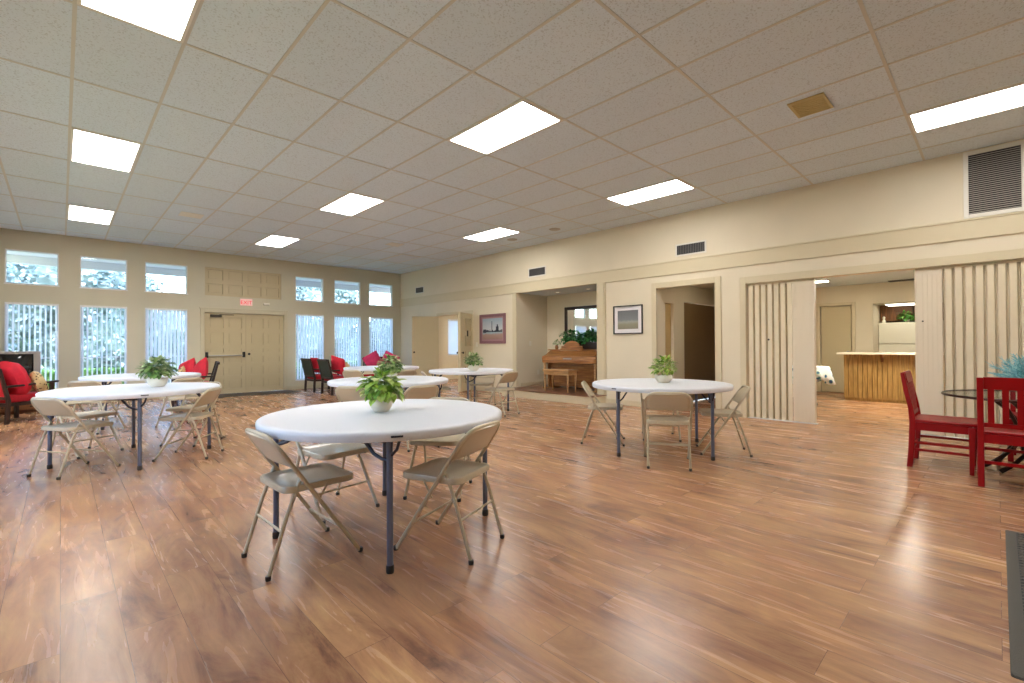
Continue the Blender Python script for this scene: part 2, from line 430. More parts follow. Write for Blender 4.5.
def wall_with_holes(bm, axis, pos, th, a0, a1, z0, z1, holes):
    """axis 'x': wall plane X=pos..pos+th spanning Y a0..a1 ; axis 'y' likewise; holes = [(b0,b1,zb,zt)...]"""
    cuts = sorted({a0, a1, *[h[0] for h in holes], *[h[1] for h in holes]})
    for c0, c1 in zip(cuts, cuts[1:]):
        mid = (c0+c1)/2
        hs = sorted([h for h in holes if h[0] < mid < h[1]], key=lambda h: h[2])
        z = z0
        for h in hs:
            if h[2] > z+1e-4:
                if axis == 'x': add_box(bm, pos, pos+th, c0, c1, z, h[2])
                else: add_box(bm, c0, c1, pos, pos+th, z, h[2])
            z = h[3]
        if z < z1-1e-4:
            if axis == 'x': add_box(bm, pos, pos+th, c0, c1, z, z1)
            else: add_box(bm, c0, c1, pos, pos+th, z, z1)

# floor
bm = bm_new(); add_box(bm, XL-.1, XE+.1, YB-.1, YF+.13, -.1, 0); struct('floor', bm, M['floor'], 'wood-look laminate plank floor')
# ceiling
bm = bm_new(); add_box(bm, XL-.1, XR+TH, YB-.1, YF+.13, ZC, ZC+.2); struct('ceiling', bm, M['ceiling'], 'suspended ceiling of acoustic tiles')
bm = bm_new()
x = GX-.6096*2
while x < XR:
    if x > XL: add_box(bm, x-.012, x+.012, YB, YF, ZC-.004, ZC)
    x += .6096
y = GY-1.2192*4
while y < YF:
    if y > YB: add_box(bm, XL, XR, y-.012, y+.012, ZC-.0045, ZC-.0003)
    y += 1.2192
struct('trim_1', bm, M['tbar'], 'ceiling tile grid bars')

# far wall with windows
LOW = [(-.79, -.035), (.283, 1.05), (1.36, 2.155), (4.62, 5.385), (5.70, 6.50), (6.78, 7.575)]
DO = (2.50, 4.32)
OW = (9.74, 10.24)
bm = bm_new()
holes = [(a, b, .25, 2.065) for a, b in LOW] + [(a, b, 2.43, 3.10) for a, b in LOW]
holes += [(DO[0], DO[1], 0, 2.01), (2.51, 4.25, 2.43, 3.12)]
wall_with_holes(bm, 'y', YF, TH, XL-TH, XR+TH, 0, ZC, holes)
struct('wall_far', bm, M['farwall'], 'cream wall of windows and double doors, coloured darker as backlit')
bm = bm_new(); wall_with_holes(bm, 'y', YF, TH, XR+TH, XE, 0, 3.0, [(OW[0], OW[1], .85, 2.1)])
struct('wall_side_room', bm, M['wall'])
# left and back walls
LW = [(2.2, 3.6), (5.2, 6.6), (8.2, 9.6)]
bm = bm_new(); wall_with_holes(bm, 'x', XL-TH, TH, YB, YF, 0, ZC, [(a, b, .9, 2.3) for a, b in LW]); struct('wall_left', bm, M['wall'])
bm = bm_new(); add_box(bm, XL-TH, XR+TH, YB-TH, YB, 0, ZC); struct('wall_back', bm, M['wall'])
# right wall
SR = (9.72, 11.22); AL = (5.66, 8.00); HA = (3.27, 4.33); WI = (-1.7, 2.78)
bm = bm_new()
wall_with_holes(bm, 'x', XR, TH, YB, YF, 0, ZC, [(SR[0], SR[1], 0, 2.03), (AL[0], AL[1], 0, 2.43), (HA[0], HA[1], 0, 2.2), (WI[0], WI[1], 0, 2.13)])
struct('wall_right', bm, M['wall'], 'cream wall with alcove, hall doorway and folding doors')

# trim on the right wall
n = [1]
def trim(bm, m, label=None, bevel=.004):
    n[0] += 1
    return struct('trim_%d' % n[0], bm, m, label, bevel)
bm = bm_new(); add_box(bm, XR-.022, XR, YB, YF, 2.42, 2.655); add_box(bm, XR-.034, XR, YB, YF, 2.64, 2.665); trim(bm, M['trim'], 'wide horizontal band board')
def casing(y0, y1, zt, w=.1, t=.025, left=True, right=True, z0=0, top=None):
    bm = bm_new(); tp = top if top else w
    add_box(bm, XR-t, XR+.002, y0-w, y0, z0, zt+tp) if right else None
    add_box(bm, XR-t, XR+.002, y1, y1+w, z0, zt+tp) if left else None
    add_box(bm, XR-t, XR+.002, y0, y1, zt, zt+tp)
    # jamb lining
    return bm
bm = casing(HA[0], HA[1], 2.2, .1)
add_box(bm, XR-.03, XR+.002, HA[0]-.02, HA[0], 0, 2.2); add_box(bm, XR-.03, XR+.002, HA[1], HA[1]+.02, 0, 2.2)
trim(bm, M['trim'], 'casing around hall doorway')
bm = casing(WI[0], WI[1], 2.13, .09, top=.11); trim(bm, M['trim'], 'casing around folding door opening')
bm = casing(SR[0], SR[1], 2.03, .08); trim(bm, M['trim'], 'casing around side room doors')
bm = bm_new()
for y0, y1 in ((AL[1], AL[1]+.13), (AL[0]-.21, AL[0])):
    add_box(bm, XR-.022, XR+.002, y0, y1, .0, 2.42)
    add_box(bm, XR-.032, XR-.02, y0+.03, y1-.03, .0, 2.42)
trim(bm, M['trim'], 'pilaster boards beside the alcove')
# baseboards
bm = bm_new()
for a, b in ((AL[1]+.13, SR[0]-.08), (SR[1]+.08, YF), (HA[1]+.1, AL[0]-.21), (WI[1]+.09, HA[0]-.1), (YB, WI[0]-.09)):
    add_box(bm, XR-.014, XR, a, b, 0, .1)
o = struct('baseboard_right', bm, M['trim'], None, .004)
bm = bm_new()
for a, b in ((XL, DO[0]-.09), (DO[1]+.09, XR)): add_box(bm, a, b, YF-.014, YF, 0, .1)
struct('baseboard_far', bm, M['fartrim'], None, .004)
bm = bm_new(); add_box(bm, XL, XL+.014, YB, YF, 0, .1); struct('baseboard_left', bm, M['trim'])

# ---------------------------------------------------------------- windows
wi = [0]
def window(x0, x1, z0, z1, divided=False):
    wi[0] += 1
    f = .022
    bm = bm_new()
    add_box(bm, x0, x0+f, YF+.05, YF+.10, z0, z1); add_box(bm, x1-f, x1, YF+.05, YF+.10, z0, z1)
    add_box(bm, x0+f, x1-f, YF+.05, YF+.10, z0, z0+f); add_box(bm, x0+f, x1-f, YF+.05, YF+.10, z1-f, z1)
    if divided: add_box(bm, x0+f, x1-f, YF+.055, YF+.095, .95, .975)
    fr = obj('window_%d' % wi[0], bm, M['glass_frame']); fr['kind'] = 'structure'
    bm = bm_new(); add_box(bm, x0+f, x1-f, YF+.072, YF+.077, z0+f, z1-f); obj('pane', bm, M['glass'], fr)
    # thin inner lining / stop
    bm = bm_new(); t = .012
    add_box(bm, x0, x0+t, YF-.006, YF+.05, z0, z1); add_box(bm, x1-t, x1, YF-.006, YF+.05, z0, z1)
    add_box(bm, x0+t, x1-t, YF-.006, YF+.05, z1-t, z1)
    add_box(bm, x0-.012, x1+.012, YF-.018, YF+.05, z0-.016, z0+.006)
    obj('window_sill', bm, M['white_trim'], fr)
    return fr
for a, b in LOW: window(a, b, .25, 2.065, True)
for a, b in LOW: window(a, b, 2.43, 3.10)
window(OW[0], OW[1], .85, 2.1)

for a, b in LW:      # unseen side windows, added to let more daylight into the room
    wi[0] += 1; f = .03
    bm = bm_new(); add_box(bm, XL-.1, XL-.05, a, a+f, .9, 2.3); add_box(bm, XL-.1, XL-.05, b-f, b, .9, 2.3); add_box(bm, XL-.1, XL-.05, a+f, b-f, .9, .9+f); add_box(bm, XL-.1, XL-.05, a+f, b-f, 2.3-f, 2.3)
    add_box(bm, XL-.1, XL-.05, (a+b)/2-.02, (a+b)/2+.02, .9+f, 2.3-f)
    fr = obj('window_%d' % wi[0], bm, M['glass_frame']); fr['kind'] = 'structure'
    bm = bm_new(); add_box(bm, XL-.078, XL-.073, a+f, b-f, .9+f, 2.3-f); obj('pane', bm, M['glass'], fr)
blind_labels = ['vertical blind on the window behind the television', 'vertical blind on the second tall window from the left',
                'vertical blind on the tall window just left of the double doors', 'vertical blind on the window behind the two patio chairs',
                'vertical blind on the middle tall window right of the double doors', 'vertical blind on the tall window nearest the far right corner',
                'vertical blind seen through the side room doorway']
def blind(x0, x1, z0, z1, ang, label, sp=.073):
    t = thing('vertical_blind', 'white '+label, 'blind', ((x0+x1)/2, YF-.05, z0), 0, 'vertical blinds on the tall windows')
    w = x1-x0; h = z1-z0
    bm = bm_new(); add_box(bm, -w/2, w/2, -.02, .02, h-.04, h+.0); obj('headrail', bm, M['white_trim'], t)
    bm = bm_new(); k = int(w/sp)
    for i in range(k+1):
        cx = -w/2+.02+(w-.04)*i/k
        A = R(ang+rnd.uniform(-5, 5)); dx = math.cos(A)*.042; dy = math.sin(A)*.042
        nx, ny = -math.sin(A)*.006, math.cos(A)*.006
        prev = None
        for s in (-1, 0, 1):
            off = 0 if s else 1
            px, py = cx+dx*s+nx*off, dy*s+ny*off
            c = (bm.verts.new((px, py, .015)), bm.verts.new((px, py, h-.04)))
            if prev: bm.faces.new((prev[0], c[0], c[1], prev[1]))
            prev = c
    obj('slats', bm, M['slat'], t)
angs = [73, 71, 45, 32, 32, 32]
for (a, b), A, lb in zip(LOW, angs, blind_labels): blind(a+.02, b-.02, .27, 2.06, A, lb)
blind(OW[0]+.01, OW[1]-.01, .87, 2.09, 150, blind_labels[6])

# ---------------------------------------------------------------- double doors of the far wall
def panel_door(bm, w, h, t, cols, rows, m=.1, gap=.09):
    """door slab x 0..w, y 0..t (front at y=0), recessed + raised panels listed by rows (z0,z1)"""
    add_box(bm, 0, w, .030, t-.030, 0, h)
    xs = []; pw = (w-2*m-gap*(cols-1))/cols
    for c in range(cols): xs.append((m+c*(pw+gap), m+c*(pw+gap)+pw))
    for y0, y1, fy in ((0, .030, 0), (t-.030, t, t)):
        # stiles
        add_box(bm, 0, m, y0, y1, 0, h); add_box(bm, w-m, w, y0, y1, 0, h)
        for c in range(cols-1): add_box(bm, xs[c][1], xs[c+1][0], y0, y1, 0, h)
        for (a, b) in xs:
            z = 0
            for (z0, z1) in sorted(rows):
                add_box(bm, a, b, y0, y1, z, z0); z = z1
                q = .036
                add_box(bm, a+q, b-q, y0+.014 if fy == 0 else y0, y1 if fy == 0 else y1-.014, z0+q, z1-q)
            add_box(bm, a, b, y0, y1, z, h)
ROWS = [(.12, .36), (.45, .67), (.76, .92), (1.02, 1.12), (1.22, 1.52), (1.63, 1.90)]
def door_leaf(name, w, h, rows, m):
    bm = bm_new(); panel_door(bm, w, h, .07, 2, rows, .1, .09)
    return obj(name, bm, m)
fd = []
for i in range(2):
    d = door_leaf('door_%d' % (i+1), .905, 2.0, ROWS, M['door']); d['kind'] = 'structure'
    d.location = (DO[0]+.002+i*.909, YF+.035, .006); fd.append(d)
bm = bm_new(); add_box(bm, .04, .86, -.055, -.025, .935, .965); obj('push_bar', bm, M['chrome'], fd[0], bevel=.005)
bm = bm_new(); add_box(bm, .02, .075, -.07, 0, .90, 1.04); add_box(bm, .825, .88, -.07, 0, .90, 1.04); obj('push_bar_housing', bm, M['black'], fd[0], bevel=.01)
bm = bm_new(); add_box(bm, .12, .36, -.06, 0, 1.90, 1.96); add_box(bm, .30, .62, -.075, -.055, 1.955, 1.97); obj('door_closer', bm, M['bronze'], fd[0], bevel=.006)
bm = bm_new(); add_lathe(bm, [(0, 0), (.028, 0), (.03, .02), (.012, .03), (0, .03)], 16); o = obj('door_handle', bm, M['black'], fd[1], loc=(.07, 0, .98), rot=(R(90), 0, 0))
bm = bm_new()
w = .085
add_box(bm, DO[0]-w, DO[0], YF-.02, YF+.002, 0, 2.02+w); add_box(bm, DO[1], DO[1]+w, YF-.02, YF+.002, 0, 2.02+w); add_box(bm, DO[0], DO[1], YF-.02, YF+.002, 2.02, 2.02+w)
add_box(bm, DO[0]-w-.02, DO[1]+w+.02, YF-.03, YF+.002, 2.02+w, 2.02+w+.03)
trim(bm, M['fartrim'], 'casing around far double doors')
# transom of raised panels above the doors
bm = bm_new()
tx0, tx1, tz0, tz1 = 2.51, 4.25, 2.43, 3.12
add_box(bm, tx0, tx1, YF+.06, YF+.10, tz0, tz1)
cw = (tx1-tx0)/4; chh = (tz1-tz0)/2
for i in range(5):
    cx = tx0+cw*i; add_box(bm, max(tx0, cx-.05), min(tx1, cx+.05), YF+.03, YF+.062, tz0, tz1)
for j in range(3):
    cz = tz0+chh*j
    for i in range(4): add_box(bm, tx0+cw*i+.05 if i else tx0+.05, tx0+cw*(i+1)-.05, YF+.03, YF+.062, max(tz0, cz-.05), min(tz1, cz+.05))
for i in range(4):
    for j in range(2):
        add_box(bm, tx0+cw*i+.085, tx0+cw*(i+1)-.085, YF+.048, YF+.062, tz0+chh*j+.085, tz0+chh*(j+1)-.085)
trim(bm, M['door'], 'panelled transom over the double doors', 0)

# exit sign
t = thing('exit_sign', 'small red and white exit sign above the far double doors', 'sign', (3.40, YF, 2.22))
bm = bm_new(); add_box(bm, -.14, .14, -.04, 0, 0, .17); obj('sign_body', bm, mat('exit_sign_face', (236, 196, 190), .4, emit=.25), t, bevel=.005)
cu = bpy.data.curves.new('exit_text', 'FONT'); cu.body = 'EXIT'; cu.size = .13; cu.align_x = 'CENTER'; cu.extrude = .003
tmp = bpy.data.objects.new('exit_text', cu); C.objects.link(tmp)
bpy.context.view_layer.update()
me = bpy.data.meshes.new_from_object(tmp.evaluated_get(bpy.context.evaluated_depsgraph_get())); bpy.data.objects.remove(tmp)
lo = bpy.data.objects.new('lettering', me); C.objects.link(lo); lo.parent = t; lo.location = (0, -.043, .035); lo.rotation_euler = (R(90), 0, 0)
me.materials.clear(); me.materials.append(mat('exit_red', (235, 30, 60), .5, emit=.6))
# small alarm box right of exit sign
bm = bm_new(); add_box(bm, -.07, .07, -.035, 0, 0, .055); o = obj('emergency_light', bm, M['vent_white'], bevel=.012, loc=(3.88, YF, 2.255)); tag(o, 'small white emergency light right of the exit sign', 'light')

# ---------------------------------------------------------------- side room doors (swung open into the hall)
def side_leaf(idx, hinge_y, ang, flip, kn):
    d = door_leaf('door_%d' % idx, .75, 2.0, [(.2, .62), (.74, 1.02), (1.14, 1.42), (1.54, 1.86)], M['door']); d['kind'] = 'structure'
    d.location = (XR-.03, hinge_y, .012); d.rotation_euler = (0, 0, R(ang))
    bm = bm_new()
    for yy, s in ((0, -1), (.07, 1)):
        add_tube(bm, [(.69, yy, .98), (.69, yy+s*.03, .98)], .01, 10)
        add_tube(bm, [(.69, yy+s*.03, .98), (.69, yy+s*.04, .98), (.69, yy+s*.058, .98), (.69, yy+s*.064, .98)], [.018, .028, .026, .012], 12)
    obj('door_handle', bm, M['bronze'], d, smooth=True)
    return d
# left leaf: hinge Y=11.2, free end toward -X,+Y ; right leaf: hinge 9.75, free toward -X,-Y
side_leaf(3, 11.20, 180-30, 0, 0)
d4 = side_leaf(4, 9.74, 180+27, 0, 0)
bm = bm_new(); add_box(bm, .30, .36, -.012, 0, 1.40, 1.55); add_box(bm, .30, .36, .07, .082, 1.40, 1.55); obj('notice_plate', bm, M['bronze'], d4)

bm = bm_new(); add_box(bm, 11.5, 11.6, 8.1, YF, 0, 2.75); add_box(bm, XR+TH, 11.6, 8.1, 8.2, 0, 2.75); struct('wall_side_room_right', bm, M['wall'])
bm = bm_new(); add_box(bm, XR+TH-.002, 11.6, 8.1, YF, 2.6, 2.75); struct('ceiling_side_room', bm, M['kitchen_ceiling'])
# ---------------------------------------------------------------- alcove with step
PZ = .17
bm = bm_new(); add_box(bm, 7.40, 8.98, AL[0]-.2, 8.03, 0, PZ-.012)
o = struct('trim_20', bm, M['trim'], 'cream riser of alcove platform')
bm = bm_new(); add_box(bm, 7.385, 8.98, AL[0]-.215, 8.04, PZ-.012, PZ); struct('floor_alcove', bm, wood_mat('alcove_floor_wood', (96, 64, 48), (140, 98, 70), 'y', 3, .35), 'wood floor of raised alcove')
bm = bm_new(); add_box(bm, XR+TH, 9.08, 8.0, 8.1, 0, 2.6); add_box(bm, 8.96, 9.08, 5.0, 8.0, 0, 2.6); add_box(bm, XR+TH, 8.96, 5.0, 5.1, 0, 2.6)
struct('wall_alcove', bm, M['wall'])
bm = bm_new(); add_box(bm, XR+TH-.002, 9.08, 5.0, 8.1, 2.43, 2.6); struct('ceiling_alcove', bm, M['kitchen_ceiling'])
bm = bm_new(); add_box(bm, XR+TH, 8.96, 7.986, 8.0, PZ, PZ+.09); add_box(bm, 8.946, 8.96, 5.1, 7.986, PZ, PZ+.09); struct('baseboard_alcove', bm, M['trim'])
def downlight(name, x, y, z, label, group, r=.06):
    t = thing(name, label, 'light', (x, y, z), 0, group)
    bm = bm_new(); add_lathe(bm, [(r+.02, 0), (r+.02, -.008), (r, -.01), (r-.01, -.004), (r-.01, 0)], 24); obj('ring', bm, M['vent_white'], t, smooth=True)
    bm = bm_new(); add_lathe(bm, [(0, -.003), (r-.01, -.003), (r-.01, 0), (0, 0)], 24); obj('lens', bm, emis('downlight_lens_'+str(int(y*10)), (255, 240, 215), 3), t)
downlight('downlight', 8.5, 7.25, 2.43, 'round recessed downlight, the left one in the alcove ceiling', 'alcove downlights')
downlight('downlight', 8.5, 6.35, 2.43, 'round recessed downlight, the right one in the alcove ceiling', 'alcove downlights')
def plate(name, label, cat, loc, rot, w=.075, h=.118, kind='outlet'):
    bm = bm_new(); add_box(bm, -w/2, w/2, -.006, 0, -h/2, h/2)
    if kind == 'outlet':
        for z in (-.028, .028): add_box(bm, -.017, .017, -.009, -.006, z-.014, z+.014)
    else: add_box(bm, -.006, .006, -.016, -.006, -.014, .014)
    o = obj(name, bm, M['outlet'], bevel=.003, loc=loc, rot=rot); return tag(o, label, cat)
plate('light_switch', 'ivory light switch on the left wall of the alcove', 'switch', (8.33, 8.0, 1.22), (0, 0, 0), kind='switch')
plate('wall_outlet', 'ivory wall outlet low on the left wall of the alcove', 'outlet', (8.62, 8.0, .5), (0, 0, 0))
plate('light_switch', 'small white switch plate on the wall left of the framed skyline picture', 'switch', (XR, 9.5, 1.2), (0, 0, R(-90)), kind='switch')

# piano
P0 = (8.06, 6.61, PZ)     # local: +x toward back wall ; y across
t = thing('upright_piano', 'honey-brown upright piano with closed lid on the alcove platform', 'piano', P0)
W2 = .76
bm = bm_new(); add_box(bm, .27, .60, -W2+.04, W2-.04, .05, .84)            # body
add_box(bm, .24, .27, -W2+.12, W2-.12, .12, .58)
obj('case', bm, M['piano'], t, bevel=.006)
for s in (-1, 1):
    bm = bm_new(); y0, y1 = (W2-.045, W2) if s > 0 else (-W2, -W2+.045)
    add_prism(bm, [(.20, 0), (.62, 0), (.62, .88), (.30, .88), (.16, .80), (.02, .745), (.0, .70), (.02, .60), (.20, .56)], 'y', y0, y1)
    obj('side_panel', bm, M['piano'], t, bevel=.004)
    bm = bm_new(); yc = s*(W2-.045)
    add_tube(bm, [(.06, yc, .03), (.06, yc, .30), (.06, yc, .60)], [.022, .028, .034], 12); add_box(bm, .01, .22, yc-.035, yc+.035, 0, .035)
    obj('leg', bm, M['bench'], t, smooth=True)
bm = bm_new(); add_box(bm, .0, .30, -W2+.045, W2-.045, .60, .66); obj('keybed', bm, M['piano'], t, bevel=.006)
bm = bm_new(); add_prism(bm, [(.0, .66), (.30, .66), (.30, .875), (.26, .875), (.02, .755)], 'y', -W2+.045, W2-.045); obj('keyboard_lid', bm, M['piano'], t, bevel=.01)
bm = bm_new(); add_box(bm, -.004, .004, -.12, .12, .685, .71); obj('nameplate', bm, M['chrome'], t)
bm = bm_new(); add_box(bm, .24, .64, -W2-.015, W2+.015, .88, .905); obj('top_board', bm, M['piano'], t, bevel=.006)
bm = bm_new(); 
for yy in (-.06, 0, .06): add_box(bm, .17, .26, yy-.012, yy+.012, .06, .072)
obj('pedals', bm, M['chrome'], t, bevel=.003)
# arched music desk / clock shaped panel on top
t2 = thing('music_stand', 'arched wooden music rest standing on the piano', 'music stand', (8.36, 6.72, PZ+.905))
bm = bm_new(); poly = [(-.30, 0), (.30, 0), (.30, .07)]
for i in range(9):
    a = PI*i/8; poly.append((.22*math.cos(a), .08+.11*math.sin(a)))
poly.append((-.30, .07)); add_prism(bm, poly, 'x', -.015, .015); obj('panel', bm, M['piano'], t2, bevel=.004)
bm = bm_new(); add_box(bm, -.05, .03, -.30, .30, 0, .02); obj('base', bm, M['piano'], t2)
# bench
t = thing('piano_bench', 'low wooden piano bench with tan top in front of the piano', 'bench', (7.80, 6.60, PZ))
bm = bm_new(); add_box(bm, -.17, .17, -.37, .37, .44, .475); obj('seat', bm, M['bench'], t, bevel=.01)
bm = bm_new(); add_box(bm, -.145, .145, -.34, .34, .36, .44); obj('apron', bm, M['bench'], t)
for sx in (-1, 1):
    for sy in (-1, 1):
        bm = bm_new(); add_tube(bm, [(sx*.13, sy*.32, 0), (sx*.13, sy*.32, .37)], [.016, .024], 8); obj('leg', bm, M['bench'], t)
# mirror
t = thing('wall_mirror', 'large mirror in a dark frame hanging above the piano', 'mirror', (8.96, 6.70, 1.12))
bm = bm_new(); f = .075; w, h = .70, .98
add_box(bm, -.04, 0, -w, -w+f, 0, h); add_box(bm, -.04, 0, w-f, w, 0, h); add_box(bm, -.04, 0, -w+f, w-f, 0, f); add_box(bm, -.04, 0, -w+f, w-f, h-f, h)
obj('frame', bm, M['mirror_frame'], t, bevel=.01)
bm = bm_new(); add_box(bm, -.018, -.01, -w+f, w-f, f, h-f); obj('mirror_glass', bm, M['mirror'], t)

# foliage helper
def leaf(bm, p, d, up, L, W, fold=.25, bend=.3):
    d = d.normalized(); s = d.cross(up)
    if s.length < 1e-3: s = d.orthogonal()
    s.normalize(); u = s.cross(d).normalized()
    b0 = bm.verts.new(p); 
    m1 = p+d*L*.33-u*bend*L*.05; m2 = p+d*L*.68-u*bend*L*.25; tp = bm.verts.new(p+d*L*.95-u*bend*L*.6)
    a1 = bm.verts.new(m1+s*W*.5+u*fold*W*.5); a2 = bm.verts.new(m2+s*W*.42+u*fold*W*.4)
    c1 = bm.verts.new(m1); c2 = bm.verts.new(m2)
    e1 = bm.verts.new(m1-s*W*.5+u*fold*W*.5); e2 = bm.verts.new(m2-s*W*.42+u*fold*W*.4)
    bm.faces.new((b0, a1, c1)); bm.faces.new((b0, c1, e1)); bm.faces.new((a1, a2, c2, c1)); bm.faces.new((c1, c2, e2, e1))
    bm.faces.new((a2, tp, c2)); bm.faces.new((c2, tp, e2))
def bush(bm, c, rx, ry, rz, k, L, W, rn, droop=.2, low=-.3):
    c = Vector(c)
    for i in range(k):
        a = rn.uniform(0, 2*PI); z = rn.uniform(low, 1); q = math.sqrt(max(0, 1-z*z)); s = rn.uniform(.45, 1)
        dirv = Vector((q*math.cos(a), q*math.sin(a), z))
        p = c+Vector((dirv.x*rx, dirv.y*ry, dirv.z*rz))*s*.85
        d = Vector((dirv.x, dirv.y, dirv.z*.6-droop+rn.uniform(-.35, .35))) + Vector((rn.uniform(-.4, .4), rn.uniform(-.4, .4), 0))
        l = L*rn.uniform(.6, 1.1); leaf(bm, p, d, Vector((0, 0, 1)), l, W*l/L, .25, rn.uniform(.1, .6))

def potted(x, y, z, label, pr, ph, fr, fz, leafm, k, L, W, seed, ribs=0, droop=.2, stem=0):
    rn = random.Random(seed)
    t = thing('potted_plant', label, 'plant', (x, y, z), 0, 'plants centred on the round tables')
    bm = bm_new()
    add_lathe(bm, [(0, 0), (pr*.62, 0), (pr*.9, ph*.35), (pr, ph*.7), (pr*.94, ph), (pr*.86, ph), (pr*.84, ph*.85), (0, ph*.8)], 36, ribs=ribs, amp=.03)
    obj('pot', bm, M['pot'], t, smooth=True)
    bm = bm_new(); add_lathe(bm, [(0, ph*.88), (pr*.8, ph*.86), (pr*.8, ph*.80), (0, ph*.80)], 20); obj('soil', bm, M['soil'], t)
    bm = bm_new()
    bush(bm, (0, 0, ph+fz*.36), fr, fr, fz*.62, k, L, W, rn, droop, -.55)
    for i in range(14):
        a = rn.uniform(0, 2*PI); b = fr*rn.uniform(.3, .8)
        add_tube(bm, [(0, 0, ph*.8), (math.cos(a)*b*.5, math.sin(a)*b*.5, ph+fz*.3), (math.cos(a)*b, math.sin(a)*b, ph+fz*rn.uniform(.3, .8))], .0018, 5)
    obj('foliage', bm, leafm, t)
    return t
TZ = .742
potted(1.525, 2.83, TZ, 'leafy lime-green plant in a white bowl on the nearest round table', .075, .082, .125, .20, M['lime_leaf'], 210, .085, .058, 11, 0, .35)
potted(.76, 6.38, TZ, 'bushy mixed-green plant in a cream bowl on the round table at far left front', .095, .095, .165, .24, M['mixed_leaf'], 420, .07, .045, 12, 0, .2)
potted(3.16, 5.60, TZ, 'green plant in a cream bowl on the round table behind the nearest one', .085, .085, .16, .24, M['mixed_leaf'], 300, .08, .05, 13, 0, .3)
potted(5.10, 6.25, TZ, 'small green plant in a ribbed cream bowl on the table beside the alcove', .095, .09, .16, .22, M['mixed_leaf'], 260, .07, .045, 14, 18, .1)
potted(4.93, 2.64, TZ, 'pale green plant in a ribbed white bowl on the table near the hall doorway', .095, .085, .145, .22, M['lime_leaf'], 300, .06, .035, 15, 20, .05)

# garland on the piano + flower vase
t = thing('ivy_garland', 'dark green trailing ivy arrangement on top of the piano', 'plant', (8.60, 6.62, PZ+.905))
bm = bm_new(); rn = random.Random(5)
for i in range(9):
    bush(bm, (rn.uniform(-.02, .02), .48-.14*i, .26+.05*math.sin(i*1.3)), .12, .16, .16, 90, .09, .07, rn, .2, -.7)
obj('foliage', bm, M['dark_leaf'], t)
bm = bm_new(); add_box(bm, -.06, .06, -.55, .35, 0, .16); obj('planter', bm, M['mirror_frame'], t, bevel=.01)
t = thing('flower_arrangement', 'small mixed flower arrangement at the left end of the piano top', 'flowers', (8.42, 7.22, PZ+.905))
bm = bm_new(); add_lathe(bm, [(0, 0), (.035, 0), (.045, .05), (.03, .09), (.035, .1), (0, .09)], 16); obj('vase', bm, M['piano'], t, smooth=True)
bm = bm_new(); bush(bm, (0, 0, .14), .09, .09, .09, 90, .05, .03, random.Random(3), .1, -.4); obj('foliage', bm, M['mixed_leaf'], t)

# ---------------------------------------------------------------- framed pictures
def picture(y0, y1, z0, z1, fm, mm, label, matw, fw, painter):
    yc = (y0+y1)/2; w = (y1-y0)/2; h = z1-z0
    t = thing('framed_picture', label, 'picture', (XR, yc, z0), 0)
    bm = bm_new()
    add_box(bm, -.03, 0, -w, -w+fw, 0, h); add_box(bm, -.03, 0, w-fw, w, 0, h); add_box(bm, -.03, 0, -w+fw, w-fw, 0, fw); add_box(bm, -.03, 0, -w+fw, w-fw, h-fw, h)
    obj('frame', bm, fm, t, bevel=.004)
    bm = bm_new(); add_box(bm, -.012, -.002, -w+fw, w-fw, fw, h-fw); obj('mat_board', bm, mm, t)
    a = w-fw-matw
    painter(t, a, fw+matw, h-fw-matw)
def banded(name, stops, scale=8):
    """flat artwork: colours by height with soft noise (object z, 0..1 of picture handled by mapping)"""
    m = bpy.data.materials.new(name); m.use_nodes = True
    nt = m.node_tree; N = nt.nodes; L = nt.links; b = N['Principled BSDF']; b.inputs['Roughness'].default_value = .4
    tc = N.new('ShaderNodeTexCoord'); s = N.new('ShaderNodeSeparateXYZ'); L.new(tc.outputs['Generated'], s.inputs[0])
    n = N.new('ShaderNodeTexNoise'); n.inputs['Scale'].default_value = scale; L.new(tc.outputs['Generated'], n.inputs['Vector'])
    a = N.new('ShaderNodeMath'); a.operation = 'MULTIPLY_ADD'; a.inputs[1].default_value = .12; L.new(n.outputs['Fac'], a.inputs[0]); L.new(s.outputs['Z'], a.inputs[2])
    r = N.new('ShaderNodeValToRGB'); r.color_ramp.elements[0].position = stops[0][0]; r.color_ramp.elements[0].color = lin(stops[0][1])
    r.color_ramp.elements[1].position = stops[-1][0]; r.color_ramp.elements[1].color = lin(stops[-1][1])
    for p, c in stops[1:-1]:
        e = r.color_ramp.elements.new(p); e.color = lin(c)
    L.new(a.outputs[0], r.inputs['Fac']); L.new(r.outputs['Color'], b.inputs['Base Color']); return m
def skyline(t, a, z0, z1):
    bm = bm_new(); add_box(bm, -.014, -.012, -a, a, z0, z1)
    obj('print', bm, banded('skyline_print', [(.05, (150, 120, 112)), (.28, (168, 140, 128)), (.36, (150, 176, 186)), (.5, (196, 200, 204)), (1, (150, 168, 184))]), t)
    bm = bm_new(); H = z1-z0; base = z0+H*.34
    rn = random.Random(2)
    y = -a+.01
    while y < a-.02:
        w = rn.uniform(.015, .04); hh = rn.uniform(.03, .10)
        add_box(bm, -.0155, -.014, y, y+w, base, base+H*hh*1.2); y += w
    add_box(bm, -.0155, -.014, a*.04-.012, a*.04+.012, base, base+H*.52)
    add_box(bm, -.0155, -.014, -a*.62, -a*.36, base, base+H*.26); add_box(bm, -.0155, -.014, -a*.56, -a*.44, base, base+H*.36)
    add_box(bm, -.0155, -.014, a*.62, a*.92, base-H*.03, base+H*.14)
    obj('silhouette', bm, mat('skyline_dark', (62, 66, 84), .5), t)
